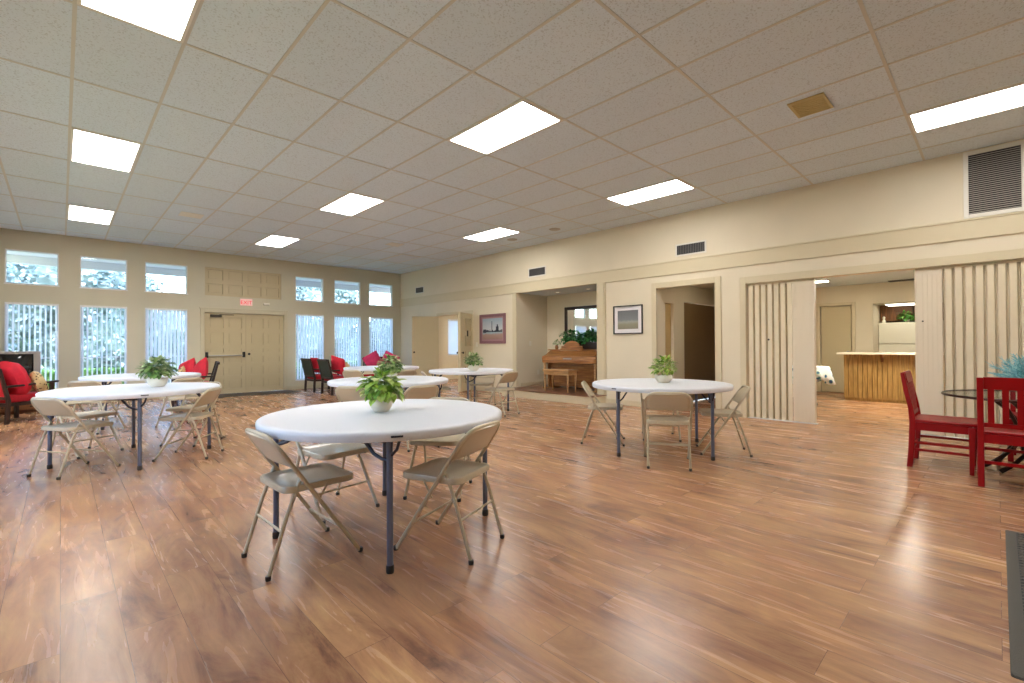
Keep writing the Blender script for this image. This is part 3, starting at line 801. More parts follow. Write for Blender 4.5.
def meadow(t, a, z0, z1):
    bm = bm_new(); add_box(bm, -.014, -.012, -a, a, z0, z1)
    obj('print', bm, banded('meadow_print', [(.05, (128, 122, 106)), (.3, (138, 136, 114)), (.44, (150, 154, 144)), (.55, (118, 124, 128)), (1, (104, 108, 112))]), t)
picture(8.38, 9.36, 1.22, 1.97, mat('mauve_frame', (132, 92, 100), .4), mat('mauve_mat', (160, 124, 130), .6), 'city skyline picture in a wide mauve frame left of the alcove', .04, .07, skyline)
picture(4.62, 5.26, 1.38, 1.93, M['black'], mat('white_mat_board', (228, 224, 226), .6), 'black framed grey landscape print with white mat right of the alcove', .075, .02, meadow)

# ---------------------------------------------------------------- hall behind the doorway
bm = bm_new()
wall_with_holes(bm, 'y', HA[1], .1, XR+TH, 11.4, 0, 2.55, [(8.17, 8.50, 0, 1.96), (8.93, 10.85, 0, 2.02)])
add_box(bm, 11.3, 11.4, HA[0]-.1, HA[1], 0, 2.55); struct('wall_hall', bm, M['wall'])
bm = bm_new(); add_box(bm, 8.08, 8.93, HA[1]+.1, HA[1]+.5, 0, 2.2); add_box(bm, 8.12, 8.55, HA[1]+.49, HA[1]+.5, 0, 2.0)
bm2 = bm_new(); add_box(bm2, 8.17, 8.50, HA[1]+.06, HA[1]+.1, 0, 1.96); bm.free()
struct('wall_hall_recess', bm2, mat('yellowish_recess', (206, 180, 126), .6))
d = obj('door_5', (lambda b: (add_box(b, 8.94, 10.84, HA[1]+.02, HA[1]+.06, .01, 2.01), b)[1])(bm_new()), M['brown_door']); d['kind'] = 'structure'
bm = bm_new(); add_lathe(bm, [(0, 0), (.025, 0), (.028, .03), (0, .05)], 14); obj('door_handle', bm, M['bronze'], d, loc=(10.74, HA[1]+.02, .98), rot=(R(90), 0, 0))
bm = bm_new(); add_box(bm, XR+TH-.002, 11.4, HA[0]-.1, HA[1]+.1, 2.36, 2.5); struct('ceiling_hall', bm, M['wall'])
# ---------------------------------------------------------------- room behind folding doors + kitchen
YK = 3.14
bm = bm_new(); add_box(bm, XR+TH, 13.4, YK, YK+.12, 0, 2.7); add_box(bm, XR+TH, XE, YB-.1, YB, 0, 2.7)
struct('wall_kitchen_left', bm, M['wall'])
bm = bm_new()
wall_with_holes(bm, 'x', 13.4, .12, 1.98, YK+.12, 0, 2.7, [(2.38, 3.02, 0, 2.08)]); add_box(bm, 13.5, 13.6, 2.1, YK+.12, 0, 2.3)
add_box(bm, 13.52, XE, 1.98, 2.08, 0, 2.7); add_box(bm, XE-.05, XE+.07, YB, 2.1, 0, 2.7)
struct('wall_kitchen_back', bm, M['wall'])
bm = bm_new(); add_box(bm, 13.4, XE-.05, YB, 1.98, 2.09, 2.55); struct('trim_21', bm, M['wall'], 'kitchen soffit above the cabinets')
bm = bm_new(); add_box(bm, XR+TH-.002, XE+.07, YB-.1, YK+.12, 2.55, 2.7); struct('ceiling_kitchen', bm, M['kitchen_ceiling'])
# kitchen door
bm = bm_new(); add_box(bm, 13.42, 13.46, 2.40, 3.00, .01, 2.06); d = obj('door_6', bm, M['door']); d['kind'] = 'structure'
bm = bm_new(); add_lathe(bm, [(0, 0), (.025, 0), (.012, .02), (.03, .04), (.02, .065), (0, .065)], 14); obj('door_handle', bm, M['chrome'], d, loc=(13.42, 2.46, .98), rot=(0, R(-90), 0), smooth=True)
bm = bm_new(); add_box(bm, 13.38, 13.4, 3.02, 3.09, 0, 2.15); add_box(bm, 13.38, 13.4, 2.31, 2.38, 0, 2.15); add_box(bm, 13.38, 13.4, 2.38, 3.02, 2.08, 2.15)
trim(bm, M['trim'], 'casing of kitchen door')
# counter
t = thing('kitchen_counter', 'long kitchen counter clad in vertical grooved oak panelling', 'counter', (11.75, 0, 0))
bm = bm_new(); add_box(bm, .02, .55, -1.6, 2.22, .0, .95)
y = -1.6
while y < 2.22:
    add_box(bm, 0, .021, y, min(2.24, y+.072), .06, .95); y += .08
obj('panelling', bm, M['oakpanel'], t)
bm = bm_new(); add_box(bm, .03, .5, -1.6, 2.2, 0, .06); obj('toe_kick', bm, M['dark'], t)
for yy in (1.60, .2):
    bm = bm_new(); add_prism(bm, [(-.12, .95), (0, .95), (0, .80), (-.03, .86)], 'y', yy-.02, yy+.02); obj('bracket', bm, M['cabinet'], t)
bm = bm_new(); add_box(bm, 11.60, 12.35, -1.65, 2.33, .95, .99); o = obj('countertop', bm, M['cream_top'], bevel=.006); tag(o, 'cream laminate worktop lying on the oak counter', 'worktop')
# refrigerator
t = thing('refrigerator', 'cream refrigerator with freezer door behind the kitchen counter', 'refrigerator', (14.02, 1.55, 0))
bm = bm_new(); add_box(bm, .05, .62, -.42, .42, .02, 1.66); obj('body', bm, M['white'], t, bevel=.01)
bm = bm_new(); add_box(bm, 0, .045, -.42, .42, 1.165, 1.655); d1 = obj('freezer_door', bm, M['white'], t, bevel=.012)
bm = bm_new(); add_box(bm, 0, .045, -.42, .42, .06, 1.145); d2 = obj('door', bm, M['white'], t, bevel=.012)
bm = bm_new(); add_box(bm, -.03, 0, -.40, -.37, 1.22, 1.5); obj('handle', bm, M['chrome'], d1, bevel=.006)
bm = bm_new(); add_box(bm, -.03, 0, -.40, -.37, .7, 1.1); obj('handle', bm, M['chrome'], d2, bevel=.006)
# wall cabinets
for i in range(4):
    y1 = 1.975-.62*i
    lb = ['brown wooden wall cabinet leftmost above the refrigerator', 'brown wooden wall cabinet second from the left above the refrigerator', 'brown wooden wall cabinet third from the left beyond the refrigerator', 'brown wooden wall cabinet rightmost, mostly hidden by the folding door'][i]
    t = thing('wall_cabinet', lb, 'cabinet', (14.30, y1-.305, 1.70), 0, 'kitchen wall cabinets')
    bm = bm_new(); add_box(bm, 0, .38, -.3, .3, 0, .389); obj('carcass', bm, M['cabinet'], t)
    bm = bm_new(); add_box(bm, -.02, 0, -.285, .285, .015, .375); add_box(bm, -.026, -.02, -.285, -.23, .015, .375); add_box(bm, -.026, -.02, .23, .285, .015, .375)
    add_box(bm, -.026, -.02, -.23, .23, .015, .07); add_box(bm, -.026, -.02, -.23, .23, .32, .375); obj('door', bm, M['cabinet'], t)
# plant and figurine on the fridge
t = thing('potted_plant', 'bright green plant standing on top of the refrigerator', 'plant', (14.10, 1.45, 1.66))
bm = bm_new(); add_lathe(bm, [(0, 0), (.04, 0), (.05, .07), (.045, .07), (0, .06)], 18); obj('pot', bm, M['pot'], t, smooth=True)
bm = bm_new(); bush(bm, (0, 0, .14), .09, .19, .14, 160, .09, .05, random.Random(9), .3, -.6); obj('foliage', bm, M['bright_leaf'], t)
bm = bm_new(); add_lathe(bm, [(0, 0), (.035, 0), (.04, .03), (.025, .07), (.015, .09), (.03, .11), (.028, .14), (0, .155)], 16)
o = obj('figurine', bm, M['white'], smooth=True, loc=(14.12, 1.88, 1.66)); tag(o, 'small white figurine at the left end of the refrigerator top', 'figurine')
# kitchen lights and vent
t = thing('kitchen_light', 'oblong flush light fixture under the kitchen soffit', 'light', (13.75, 1.45, 2.09))
bm = bm_new(); add_box(bm, -.25, .25, -.35, .35, -.03, 0); obj('housing', bm, M['white'], t, bevel=.01)
bm = bm_new(); add_box(bm, -.22, .22, -.32, .32, -.05, -.03); obj('diffuser', bm, emis('kitchen_light_glow', (255, 246, 225), 5), t, bevel=.01)
for (xx, yy, lb) in ((11.95, 2.70, 'small square ceiling light beside the left folding door'), (10.6, .9, 'added fill light, out of view, over the middle of the room behind the folding doors')):  # the second is an unseen lamp added to brighten this room
    t = thing('ceiling_light', lb, 'light', (xx, yy, 2.55), 0, 'flush lights behind the folding doors')
    q = .13 if xx > 11 else .45
    bm = bm_new(); add_box(bm, -q, q, -.17, .17, -.02, 0); obj('frame', bm, M['vent_white'], t)
    bm = bm_new(); add_box(bm, -q+.02, q-.02, -.15, .15, -.028, -.02); obj('diffuser', bm, emis('room_light_glow_%d' % int(xx), (255, 248, 230), 140 if q > .3 else 20), t)
t = thing('ceiling_light', 'added fill light, out of view, in the small side room by the far right corner', 'light', (9.6, 11.0, 2.6), 0)  # unseen panel added to brighten the side room
bm = bm_new(); add_box(bm, -.45, .45, -.2, .2, -.02, 0); obj('frame', bm, M['vent_white'], t)
bm = bm_new(); add_box(bm, -.43, .43, -.18, .18, -.028, -.02); obj('diffuser', bm, emis('side_room_fill_glow', (255, 248, 230), 60), t)
t = thing('ceiling_light', 'added fill light, out of view, in the hall behind the doorway', 'light', (8.9, 3.55, 2.36), 0)  # lamp added out of view to light the hall walls
bm = bm_new(); add_box(bm, -.2, .2, -.12, .12, -.02, 0); obj('frame', bm, M['vent_white'], t)
bm = bm_new(); add_box(bm, -.18, .18, -.10, .10, -.028, -.02); obj('diffuser', bm, emis('hall_fill_glow', (255, 246, 225), 14), t)
t = thing('ceiling_vent', 'dark slotted air vent in the kitchen ceiling', 'vent', (13.2, 1.45, 2.55))
bm = bm_new(); add_box(bm, -.1, .1, -.22, .22, -.012, 0); obj('frame', bm, M['vent_dark'], t)
bm = bm_new()
for i in range(5): add_box(bm, -.08+.035*i, -.068+.035*i, -.2, .2, -.02, -.012)
obj('slats', bm, M['vent_dark'], t)

# cloth-covered table seen behind the folding door
t = thing('round_table', 'small round table under the blue floral cloth, just behind the left folding door', 'table', (10.42, 2.60, 0))
bm = bm_new(); add_lathe(bm, [(0, .71), (.38, .71), (.38, .735), (0, .735)], 32); obj('tabletop', bm, M['cabinet'], t)
bm = bm_new(); add_lathe(bm, [(0, 0), (.2, 0), (.19, .03), (.03, .06), (.03, .71), (0, .71)], 20); obj('pedestal', bm, M['dark'], t, smooth=True)
bm = bm_new(); prof = [(0, .74), (.30, .742), (.385, .738), (.40, .71), (.42, .60), (.44, .46)]
rings = []
for r_, z_ in prof[1:]:
    ring = []
    for j in range(72):
        a = 2*PI*j/72; k = max(0, (.74-z_)/.24); rr_ = r_*(1+.10*k*math.cos(8*a)); ring.append(bm.verts.new((rr_*math.cos(a), rr_*math.sin(a), z_-.05*k*math.cos(4*a+.5))))
    rings.append(ring)
for A, B in zip(rings, rings[1:]):
    for j in range(72): bm.faces.new((A[j], A[(j+1) % 72], B[(j+1) % 72], B[j]))
bm.faces.new(rings[0])
o = obj('tablecloth', bm, M['bluecloth'], smooth=True, solid=.003, loc=(10.42, 2.60, 0)); tag(o, 'white tablecloth with blue and green flowers seen past the left folding door', 'tablecloth')

# ---------------------------------------------------------------- accordion doors
def accordion(label, ya, yb, yflat0, yflat1, name='accordion_door'):
    t = thing(name, label, 'folding door', (XR+.07, 0, 0), 0, 'accordion folding doors')
    bm = bm_new(); d = .045; zt = 2.095; p = .0915; y = ya
    pts = []
    while y+p <= yb+1e-6:
        pts += [(-d, y+.006), (-d, y+.064), (d*.25, y+.072), (d*.25, y+.084)]; y += p
    prev = None
    for (xx, yy) in pts:
        c = (bm.verts.new((xx, yy, .02)), bm.verts.new((xx, yy, zt)))
        if prev: bm.faces.new((prev[0], c[0], c[1], prev[1]))
        prev = c
    obj('pleats', bm, M['accordion'], t, solid=.004)
    bm = bm_new(); add_box(bm, -.05, .035, yflat0, yflat1, .02, zt); 
    w = yflat1-yflat0
    add_box(bm, -.056, -.05, yflat0, yflat0+.02, .02, zt); add_box(bm, -.056, -.05, yflat1-.02, yflat1, .02, zt)
    for q in range(1, int(w/.045)): add_box(bm, -.053, -.05, yflat0+.045*q, yflat0+.045*q+.006, .02, zt)
    obj('lead_panel', bm, M['lead'], t, bevel=.004)
    bm = bm_new(); add_box(bm, -.03, .03, min(ya, yflat0), max(yb, yflat1), zt, 2.13); obj('track', bm, M['trim'], t)
    return t
ac = accordion('left cream accordion folding door, half open beside the hall doorway', 2.135, 2.7805, 1.85, 2.13)
bm = bm_new(); add_lathe(bm, [(0, 0), (.012, 0), (.014, .02), (0, .025)], 12); obj('knob', bm, M['bronze'], ac, loc=(-.045, 2.46, 1.24), rot=(0, R(-90), 0))
ac2 = accordion('right cream accordion folding door behind the red chairs', -1.72, .477, .475, .735)
bm = bm_new(); add_lathe(bm, [(0, 0), (.008, 0), (.010, .012), (0, .015)], 12); obj('knob', bm, M['bronze'], ac2, loc=(-.05, .66, 1.45), rot=(0, R(-90), 0))
bm = bm_new(); add_box(bm, XR+.02, XR+.11, 1.83, 2.78, 0, .012); add_box(bm, XR+.02, XR+.11, -1.7, .75, 0, .012); trim(bm, M['white_trim'], 'floor guide strip under folding doors', 0)

# ---------------------------------------------------------------- vents on right wall
def wall_vent(y0, y1, z0, z1, label, nsl=10):
    t = thing('wall_vent', label, 'vent', (XR, (y0+y1)/2, z0), 0, 'small air vents high on the right wall')
    w = (y1-y0)/2; h = z1-z0
    bm = bm_new(); f = .025
    add_box(bm, -.012, 0, -w, -w+f, 0, h); add_box(bm, -.012, 0, w-f, w, 0, h); add_box(bm, -.012, 0, -w+f, w-f, 0, f); add_box(bm, -.012, 0, -w+f, w-f, h-f, h); obj('frame', bm, M['vent_white'], t)
    bm = bm_new(); add_box(bm, -.003, 0, -w+f, w-f, f, h-f); obj('backing', bm, M['grille_dark'], t)
    bm = bm_new(); k = int((2*w-2*f)/.03)
    for i in range(k): 
        y = -w+f+.015+i*.03; add_box(bm, -.010, -.004, y-.005, y+.005, f, h-f)
    obj('slats', bm, M['vent_dark'], t)
wall_vent(3.41, 3.96, 2.73, 2.945, 'small dark slotted air vent high above the hall doorway')
wall_vent(7.05, 7.60, 2.75, 2.965, 'small dark slotted air vent high above the alcove')
wall_vent(11.98, 12.45, 2.77, 2.975, 'small dark slotted air vent high near the far right corner')
t = thing('return_air_grille', 'large square white return-air grille under the ceiling at right', 'vent', (XR, .012, 2.67))
h = .80; w = .26
bm = bm_new(); f = .045
add_box(bm, -.018, 0, -w, -w+f, 0, h); add_box(bm, -.018, 0, w-f, w, 0, h); add_box(bm, -.018, 0, -w+f, w-f, 0, f); add_box(bm, -.018, 0, -w+f, w-f, h-f, h); obj('frame', bm, M['vent_white'], t, bevel=.004)
bm = bm_new(); add_box(bm, -.002, 0, -w+f, w-f, f, h-f); obj('backing', bm, M['grille_dark'], t)
bm = bm_new(); k = 30
for i in range(k):
    z = f+.008+(h-2*f-.012)*i/(k-1); q = .011
    add_prism(bm, [(-.016, z-.002), (-.004, z+.006), (-.004, z+.009), (-.016, z+.001)], 'y', -w+f, w-f)
obj('slats', bm, M['grille'], t)

# ---------------------------------------------------------------- ceiling fixtures
proto = None
rows_txt = ['in the row nearest the camera', 'in the second row from the camera', 'in the third row from the camera', 'in the farthest row']
rowY = [GY-1.2192*3, GY, GY+1.2192*3, GY+1.2192*6]
cols = [(GX, 'left column'), (GX+.6096*5, 'middle column'), (GX+.6096*10, 'right column')]
for ri, y0 in enumerate(rowY):
    for ci, (x0, cn) in enumerate(cols):
        off = (ri == 3 and ci == 2)
        if ri == 0 and ci < 2:
            if ci == 0: continue
            # middle-column fixture of the nearest row is outside the frame
        lb = ('unlit' if off else 'lit') + ' rectangular ceiling light panel, '+cn+', '+rows_txt[ri]
        t = thing('ceiling_light', lb, 'light', (x0+.3048, y0+.6096, ZC), 0, 'rectangular ceiling light panels')
        a, b = .2948, .5976
        bm = bm_new(); f = .022
        add_box(bm, -a, -a+f, -b, b, -.012, -.001); add_box(bm, a-f, a, -b, b, -.012, -.001); add_box(bm, -a+f, a-f, -b, -b+f, -.012, -.001); add_box(bm, -a+f, a-f, b-f, b, -.012, -.001)
        obj('frame', bm, M['vent_white'], t)
        bm = bm_new(); add_box(bm, -a+f, a-f, -b+f, b-f, -.006, -.002); obj('diffuser', bm, M['diffuser_off'] if off else M['diffuser'], t)
def ceil_vent(x0, x1, y0, y1, m, label):
    t = thing('ceiling_vent', label, 'vent', ((x0+x1)/2, (y0+y1)/2, ZC-.005)); a = (x1-x0)/2; b = (y1-y0)/2; f = .02
    bm = bm_new(); add_box(bm, -a, -a+f, -b, b, -.01, 0); add_box(bm, a-f, a, -b, b, -.01, 0); add_box(bm, -a+f, a-f, -b, -b+f, -.01, 0); add_box(bm, -a+f, a-f, b-f, b, -.01, 0); obj('frame', bm, m, t)
    bm = bm_new(); add_box(bm, -a+f, a-f, -b+f, b-f, -.002, 0); k = 8
    for i in range(k):
        xx = -a+f+(2*a-2*f)*(i+.5)/k; add_box(bm, xx-.012, xx+.006, -b+f, b-f, -.008, -.002)
    obj('slats', bm, m, t)
ceil_vent(5.04, 5.42, 1.09, 1.39, M['yellow_vent'], 'yellowed square air vent in the ceiling at upper right')
ceil_vent(1.47, 1.80, 9.62, 9.92, M['vent_white'], 'white air vent in the ceiling in front of the far double doors')
ceil_vent(5.3, 5.62, 9.35, 9.65, M['vent_white'], 'white air vent in the ceiling near the unlit light panel')
for (xx, yy, lb) in ((7.10, 6.12, 'grey round ceiling speaker near the right wall, nearer one'), (7.1, 7.35, 'grey round ceiling speaker near the right wall, farther one')):
    bm = bm_new(); add_lathe(bm, [(0, -.014), (.09, -.012), (.11, -.006), (.115, 0), (0, 0)], 28)
    o = obj('ceiling_speaker', bm, M['grille'], smooth=True, loc=(xx, yy, ZC-.0005)); tag(o, lb, 'speaker', 'round ceiling speakers')

# ---------------------------------------------------------------- folding chairs
def make_chair():
    t = thing('folding_chair', '', 'chair', (0, 0, 0), 0, 'tan metal folding chairs around the tables')
    ch = M['chair']
    def L(z, y=0): return (.24-.508*z/.75, y, z)    # line of the long tube
    # long U tube: front feet -> back top
    pts = []
    w = .212
    ZB = .620
    for z in (.012, .25, .50, .60, ZB): pts.append((.24-.508*z/.75, -w, z))
    rr = .095
    for i in range(1, 8):
        a = PI/2*i/7
        pts.append((.24-.508*(ZB+rr*math.sin(a))/.75-.0, -w+rr*(1-math.cos(a)), ZB+rr*math.sin(a)))
    half = pts; full = half+[(p[0], -p[1], p[2]) for p in reversed(half)]
    bm = bm_new(); add_tube(bm, full, .0115, 10); obj('back_frame', bm, ch, t, smooth=True)
    # back panel, curved
    bm = bm_new(); rows = []
    zs = [.545, .551, .575, .605, .64, .67, .69, .703, .711]
    for z in zs:
        if z <= ZB: hw = w-.006
        else:
            s = min(1, (z-ZB)/rr); hw = w-rr*(1-math.sqrt(max(0, 1-s*s)))-.004
        row = []
        for i in range(11):
            y = -hw+2*hw*i/10
            curve = -.022*(1-(y/w)**2)*(1 if z < .71 else .4)
            bx = .24-.508*z/.75+curve+(.006 if z == .545 else 0)
            row.append(bm.verts.new((bx, y, z)))
        rows.append(row)
    for A, B in zip(rows, rows[1:]):
        for i in range(10): bm.faces.new((A[i], A[i+1], B[i+1], B[i]))
    obj('backrest', bm, ch, t, smooth=True, solid=.007)
    # seat pan
    bm = bm_new()
    add_slab(bm, rrect(-.175, .225, -.197, .197, .055, 6), [(.10, .433), (.055, .434), (.03, .442), (.015, .446), (.004, .443), (0, .436), (0, .412), (.006, .409)])
    obj('seat', bm, ch, t, smooth=True)
    # rear legs
    for s in (-1, 1):
        bm = bm_new(); y = s*.188
        add_tube(bm, [(-.245, y, .012), (-.155, y, .30), (-.090, y, .47)], .0105, 10)
        add_tube(bm, [(-.092, y, .462), (-.085, s*.212, .478)], .007, 8)
        obj('rear_leg', bm, ch, t, smooth=True)
        for (px, py, nm) in ((.237, s*.212, 0), (-.246, y, 0)):
            bm = bm_new(); add_lathe(bm, [(0, 0), (.013, 0), (.0145, .008), (.0145, .022), (.0125, .024), (0, .024)], 12, c=(px, py, 0)); obj('foot_cap', bm, M['rubber'], t, smooth=True)
        bm = bm_new(); add_tube(bm, [(.05, s*.204, .425), (-.01, s*.208, .33)], .006, 8); obj('hinge_link', bm, ch, t, smooth=True)
    bm = bm_new(); add_tube(bm, [(-.179, -.188, .22), (-.179, .188, .22)], .007, 8); obj('crossbar', bm, ch, t, smooth=True)
    bm = bm_new(); x_ = .24-.508*.17/.75; add_tube(bm, [(x_, -.212, .17), (x_, .212, .17)], .007, 8); obj('crossbar', bm, ch, t, smooth=True)
    return t
pc = make_chair(); used = [False]
T1 = (1.53, 2.77); T2 = (4.865, 2.65); TL = (.577, 6.35); TL2 = (.93, 9.27); C2 = (3.06, 5.46); C3 = (4.78, 8.84); C4 = (5.28, 6.53)
CH = [
 (.988, 2.74, 2, 'tan folding chair at the left end of the nearest round table'),
 (1.67, 2.265, 111, 'tan folding chair at the front right of the nearest table, back to the camera'),
 (1.42, 3.35, -82, 'tan folding chair behind the left side of the nearest table, only seat and legs showing'),
 (2.21, 3.13, -142, 'tan folding chair behind the right side of the nearest table, backrest top just showing'),
 (4.31, 2.27, 30.6, 'tan folding chair with its back to the camera at the table near the hall doorway'),
 (4.73, 3.32, -58, 'tan folding chair at the left of the table near the hall doorway, below the piano'),
 (5.19, 2.09, 120, 'tan folding chair at the right of the table near the left accordion door'),
 (5.44, 2.97, -145, 'tan folding chair hidden behind the table near the hall doorway'),
 (.10, 6.08, 31, 'tan folding chair at the front left of the left front table'),
 (1.0, 6.04, 145.6, 'tan folding chair at the front right of the left front table'),
 (.20, 7.02, -60, 'tan folding chair behind the left of the left front table, seat showing below it'),
 (1.17, 6.86, -140, 'tan folding chair behind the right of the left front table, seat showing below it'),
 (.36, 8.73, 52, 'tan folding chair at the front left of the left rear table, only backrest top showing'),
 (1.27, 8.36, 106, 'tan folding chair at the front right of the left rear table, by the red pillows'),
 (.60, 10.05, -65, 'tan folding chair on the window side of the left rear table'),
 (2.52, 5.12, 31, 'tan folding chair left of the plant, directly behind the nearest table'),
 (2.98, 4.75, 84, 'tan folding chair right of the plant, directly behind the nearest table'),
 (4.09, 8.45, 29, 'tan folding chair beside the patio chairs at the centre rear table'),
 (4.69, 7.92, 85, 'tan folding chair in front of the pink cushions at the centre rear table'),
 (4.86, 9.62, -92, 'tan folding chair on the window side of the centre rear table'),
 (5.41, 5.90, 98, 'tan folding chair in front of the table beside the alcove'),
 (4.72, 6.80, -25, 'tan folding chair at the left end of the table beside the alcove'),
 (5.87, 6.92, -147, 'tan folding chair behind the right side of the table beside the alcove'),
]
for x, y, a, lb in CH: placed(pc, used, lb, x, y, a)

# ---------------------------------------------------------------- round tables
def make_table():
    t = thing('round_table', '', 'table', (0, 0, 0), 0, 'white round folding tables')
    r = .752
    bm = bm_new()
    add_lathe(bm, [(0, .740), (r-.05, .740), (r-.045, .742), (r-.012, .741), (r-.003, .735), (r, .725), (r-.002, .70), (r-.006, .692), (r-.02, .690), (r-.03, .70), (0, .702)], 96)
    top = obj('tabletop', bm, M['table'], t, smooth=True)
    bm = bm_new(); add_box(bm, r-.001, r+.002, -.03, .03, .712, .722); o = obj('maker_plate', bm, M['brace'], top, rot=(0, 0, R(2.5)))
    q = .655
    for k in range(4):
        a = R(k*90); ca, sa = math.cos(a), math.sin(a)
        bm = bm_new(); add_tube(bm, [(q*ca, q*sa, .02), (q*ca, q*sa, .60), (q*ca*.985, q*sa*.985, .70)], .0165, 14); obj('leg', bm, M['leg'], t, smooth=True)
        bm = bm_new(); add_lathe(bm, [(0, 0), (.019, 0), (.021, .01), (.021, .035), (.018, .04), (0, .04)], 14, c=(q*ca, q*sa, 0)); obj('foot_cap', bm, M['rubber'], t, smooth=True)
        # curved brace toward the centre and a short one toward the rim partner
        s = -1 if k % 2 == 0 else 1
        b = a + s*R(90)
        dx, dy = math.cos(b)-ca, math.sin(b)-sa; l = math.hypot(dx, dy); dx /= l; dy /= l
        bm = bm_new()
        P = lambda u_, z_: (q*ca+dx*u_, q*sa+dy*u_, z_)
        add_tube(bm, [P(.0, .575), P(.05, .58), P(.11, .60), P(.17, .655), P(.21, .697)], .010, 8)
        ip = lambda u_, z_: (q*ca-ca*u_, q*sa-sa*u_, z_)
        add_tube(bm, [ip(.0, .57), ip(.06, .60), ip(.12, .66), ip(.15, .70)], .008, 8)
        add_tube(bm, [P(-.005, .60), P(-.05, .64), P(-.07, .697)], .008, 8)
        obj('brace', bm, M['brace'], t, smooth=True)
    # folding cross tubes under the top
    for k in (0, 1):
        a = R(k*180); b = R(k*180-90)
        bm = bm_new(); add_tube(bm, [(q*.97*math.cos(a), q*.97*math.sin(a), .672), (q*.97*math.cos(b), q*.97*math.sin(b), .672)], .012, 8); obj('crossbar', bm, M['brace'], t, smooth=True)
    return t
pt = make_table(); ut = [False]
for (p, a, lb) in ((T1, -117.6, 'white round folding table nearest the camera, with grey-blue legs'),
                   (T2, 169, 'white round folding table near the hall doorway at right centre'),
                   (TL, -93, 'white round folding table at left front, with a bushy plant'),
                   (TL2, 40, 'white round folding table at left rear, in front of the red pillows'),
                   (C2, 40, 'white round folding table directly behind the nearest one'),
                   (C3, 20, 'white round folding table at centre rear, closest to the windows'),
                   (C4, -44, 'white round folding table beside the alcove, left of the step')):
    placed(pt, ut, lb, p[0], p[1], a)

# ---------------------------------------------------------------- patio seating, sofas, pillows
def patio_seat(name, label, cat, x, y, ang, w, slope=0, backm=None, n_back=1, seath=.40, group=None):
    t = thing(name, label, cat, (x, y, 0), R(ang), group)
    fm = M['darkwood']; hw = w/2
    for s in (-1, 1):
        bm = bm_new(); add_box(bm, .27, .32, s*hw-.022, s*hw+.022, 0, .58+slope); obj('leg', bm, fm, t, bevel=.004)
        bm = bm_new(); add_prism(bm, [(-.36, 0), (-.31, 0), (-.29, .36), (-.42, .86), (-.455, .86), (-.34, .36)], 'y', s*hw-.02, s*hw+.02); obj('leg', bm, fm, t, bevel=.004)
        bm = bm_new(); add_prism(bm, [(-.36, .57-slope*.6), (.38, .575+slope), (.40, .60+slope), (.36, .61+slope), (-.36, .60-slope*.6)], 'y', s*hw-.03, s*hw+.03); obj('armrest', bm, fm, t, bevel=.006)
    bm = bm_new(); add_box(bm, -.33, .31, -hw, hw, .27, .32); obj('seat_frame', bm, fm, t)
    bm = bm_new(); add_slab(bm, rrect(-.31, .34, -hw+.03, hw-.03, .05), [(.05, .44), (.02, .435), (0, .42), (0, .34), (.02, .322)]); obj('seat_cushion', bm, M['redcloth'], t, smooth=True)
    k = int(round(w/.62)); seg = (w-.04)/k
    for z in (.40, .84):
        xx = -.325-(z-.36)*.26
        bm = bm_new(); add_box(bm, xx-.018, xx+.012, -hw+.02, hw-.02, z-.022, z+.022); obj('back_rail', bm, fm, t)
    bm = bm_new(); add_prism(bm, [(-.338, .42), (-.332, .42), (-.438, .82), (-.444, .82)], 'y', -hw+.03, hw-.03); obj('back_panel', bm, backm or M['greensling'], t)
    return t
def pillow(name, label, x, y, z, rot, w, h, d, m, group=None, rd=.12):
    n_ = 10; bm = bm_new(); rows = {}
    for s in (1, -1):
        for i in range(n_+1):
            for j in range(n_+1):
                u = -1+2*i/n_; v = -1+2*j/n_
                if s < 0 and (i in (0, n_) or j in (0, n_)): rows[(s, i, j)] = rows[(1, i, j)]; continue
                th = d/2*((1-u**4)*(1-v**4))**.5
                ku = 1-rd*(1-math.sqrt(1-v*v/2)); kv = 1-rd*(1-math.sqrt(1-u*u/2))
                rows[(s, i, j)] = bm.verts.new((s*th, u*ku*w/2*(1-.05*(1-abs(v))*abs(u)), v*kv*h/2*(1-.05*(1-abs(u))*abs(v))))
        for i in range(n_):
            for j in range(n_):
                bm.faces.new((rows[(s, i, j)], rows[(s, i+1, j)], rows[(s, i+1, j+1)], rows[(s, i, j+1)]))
    o = obj(name, bm, m, smooth=True, loc=(x, y, z), rot=rot)
    return tag(o, label, 'pillow', group)

# pair of patio chairs by the centre windows (facing +X)
patio_seat('patio_chair', 'dark patio chair with red seat, farther one left of the centre rear table', 'chair', 5.0, 12.45, 0, .60, group='patio chairs by the windows')
patio_seat('patio_chair', 'dark patio chair with red seat, nearer one left of the centre rear table', 'chair', 5.0, 11.35, 0, .60, group='patio chairs by the windows')
pillow('throw_pillow', 'red pillow against the back of the farther patio chair', 4.80, 12.38, .68, (0, R(-14), R(4)), .42, .42, .15, M['redpillow'], 'red pillows')
pillow('throw_pillow', 'bright red pillow standing behind the nearer patio chair back', 4.86, 11.15, .70, (R(12), R(-14), R(15)), .46, .46, .16, M['redpillow'], 'red pillows')
pillow('throw_pillow', 'beige pillow on the seat of the nearer patio chair', 5.08, 11.12, .56, (R(45), R(-10), R(10)), .36, .36, .13, mat('beige_pillow_fabric', (206, 178, 134), .85, var=.1, scale=20), 'beige pillows')
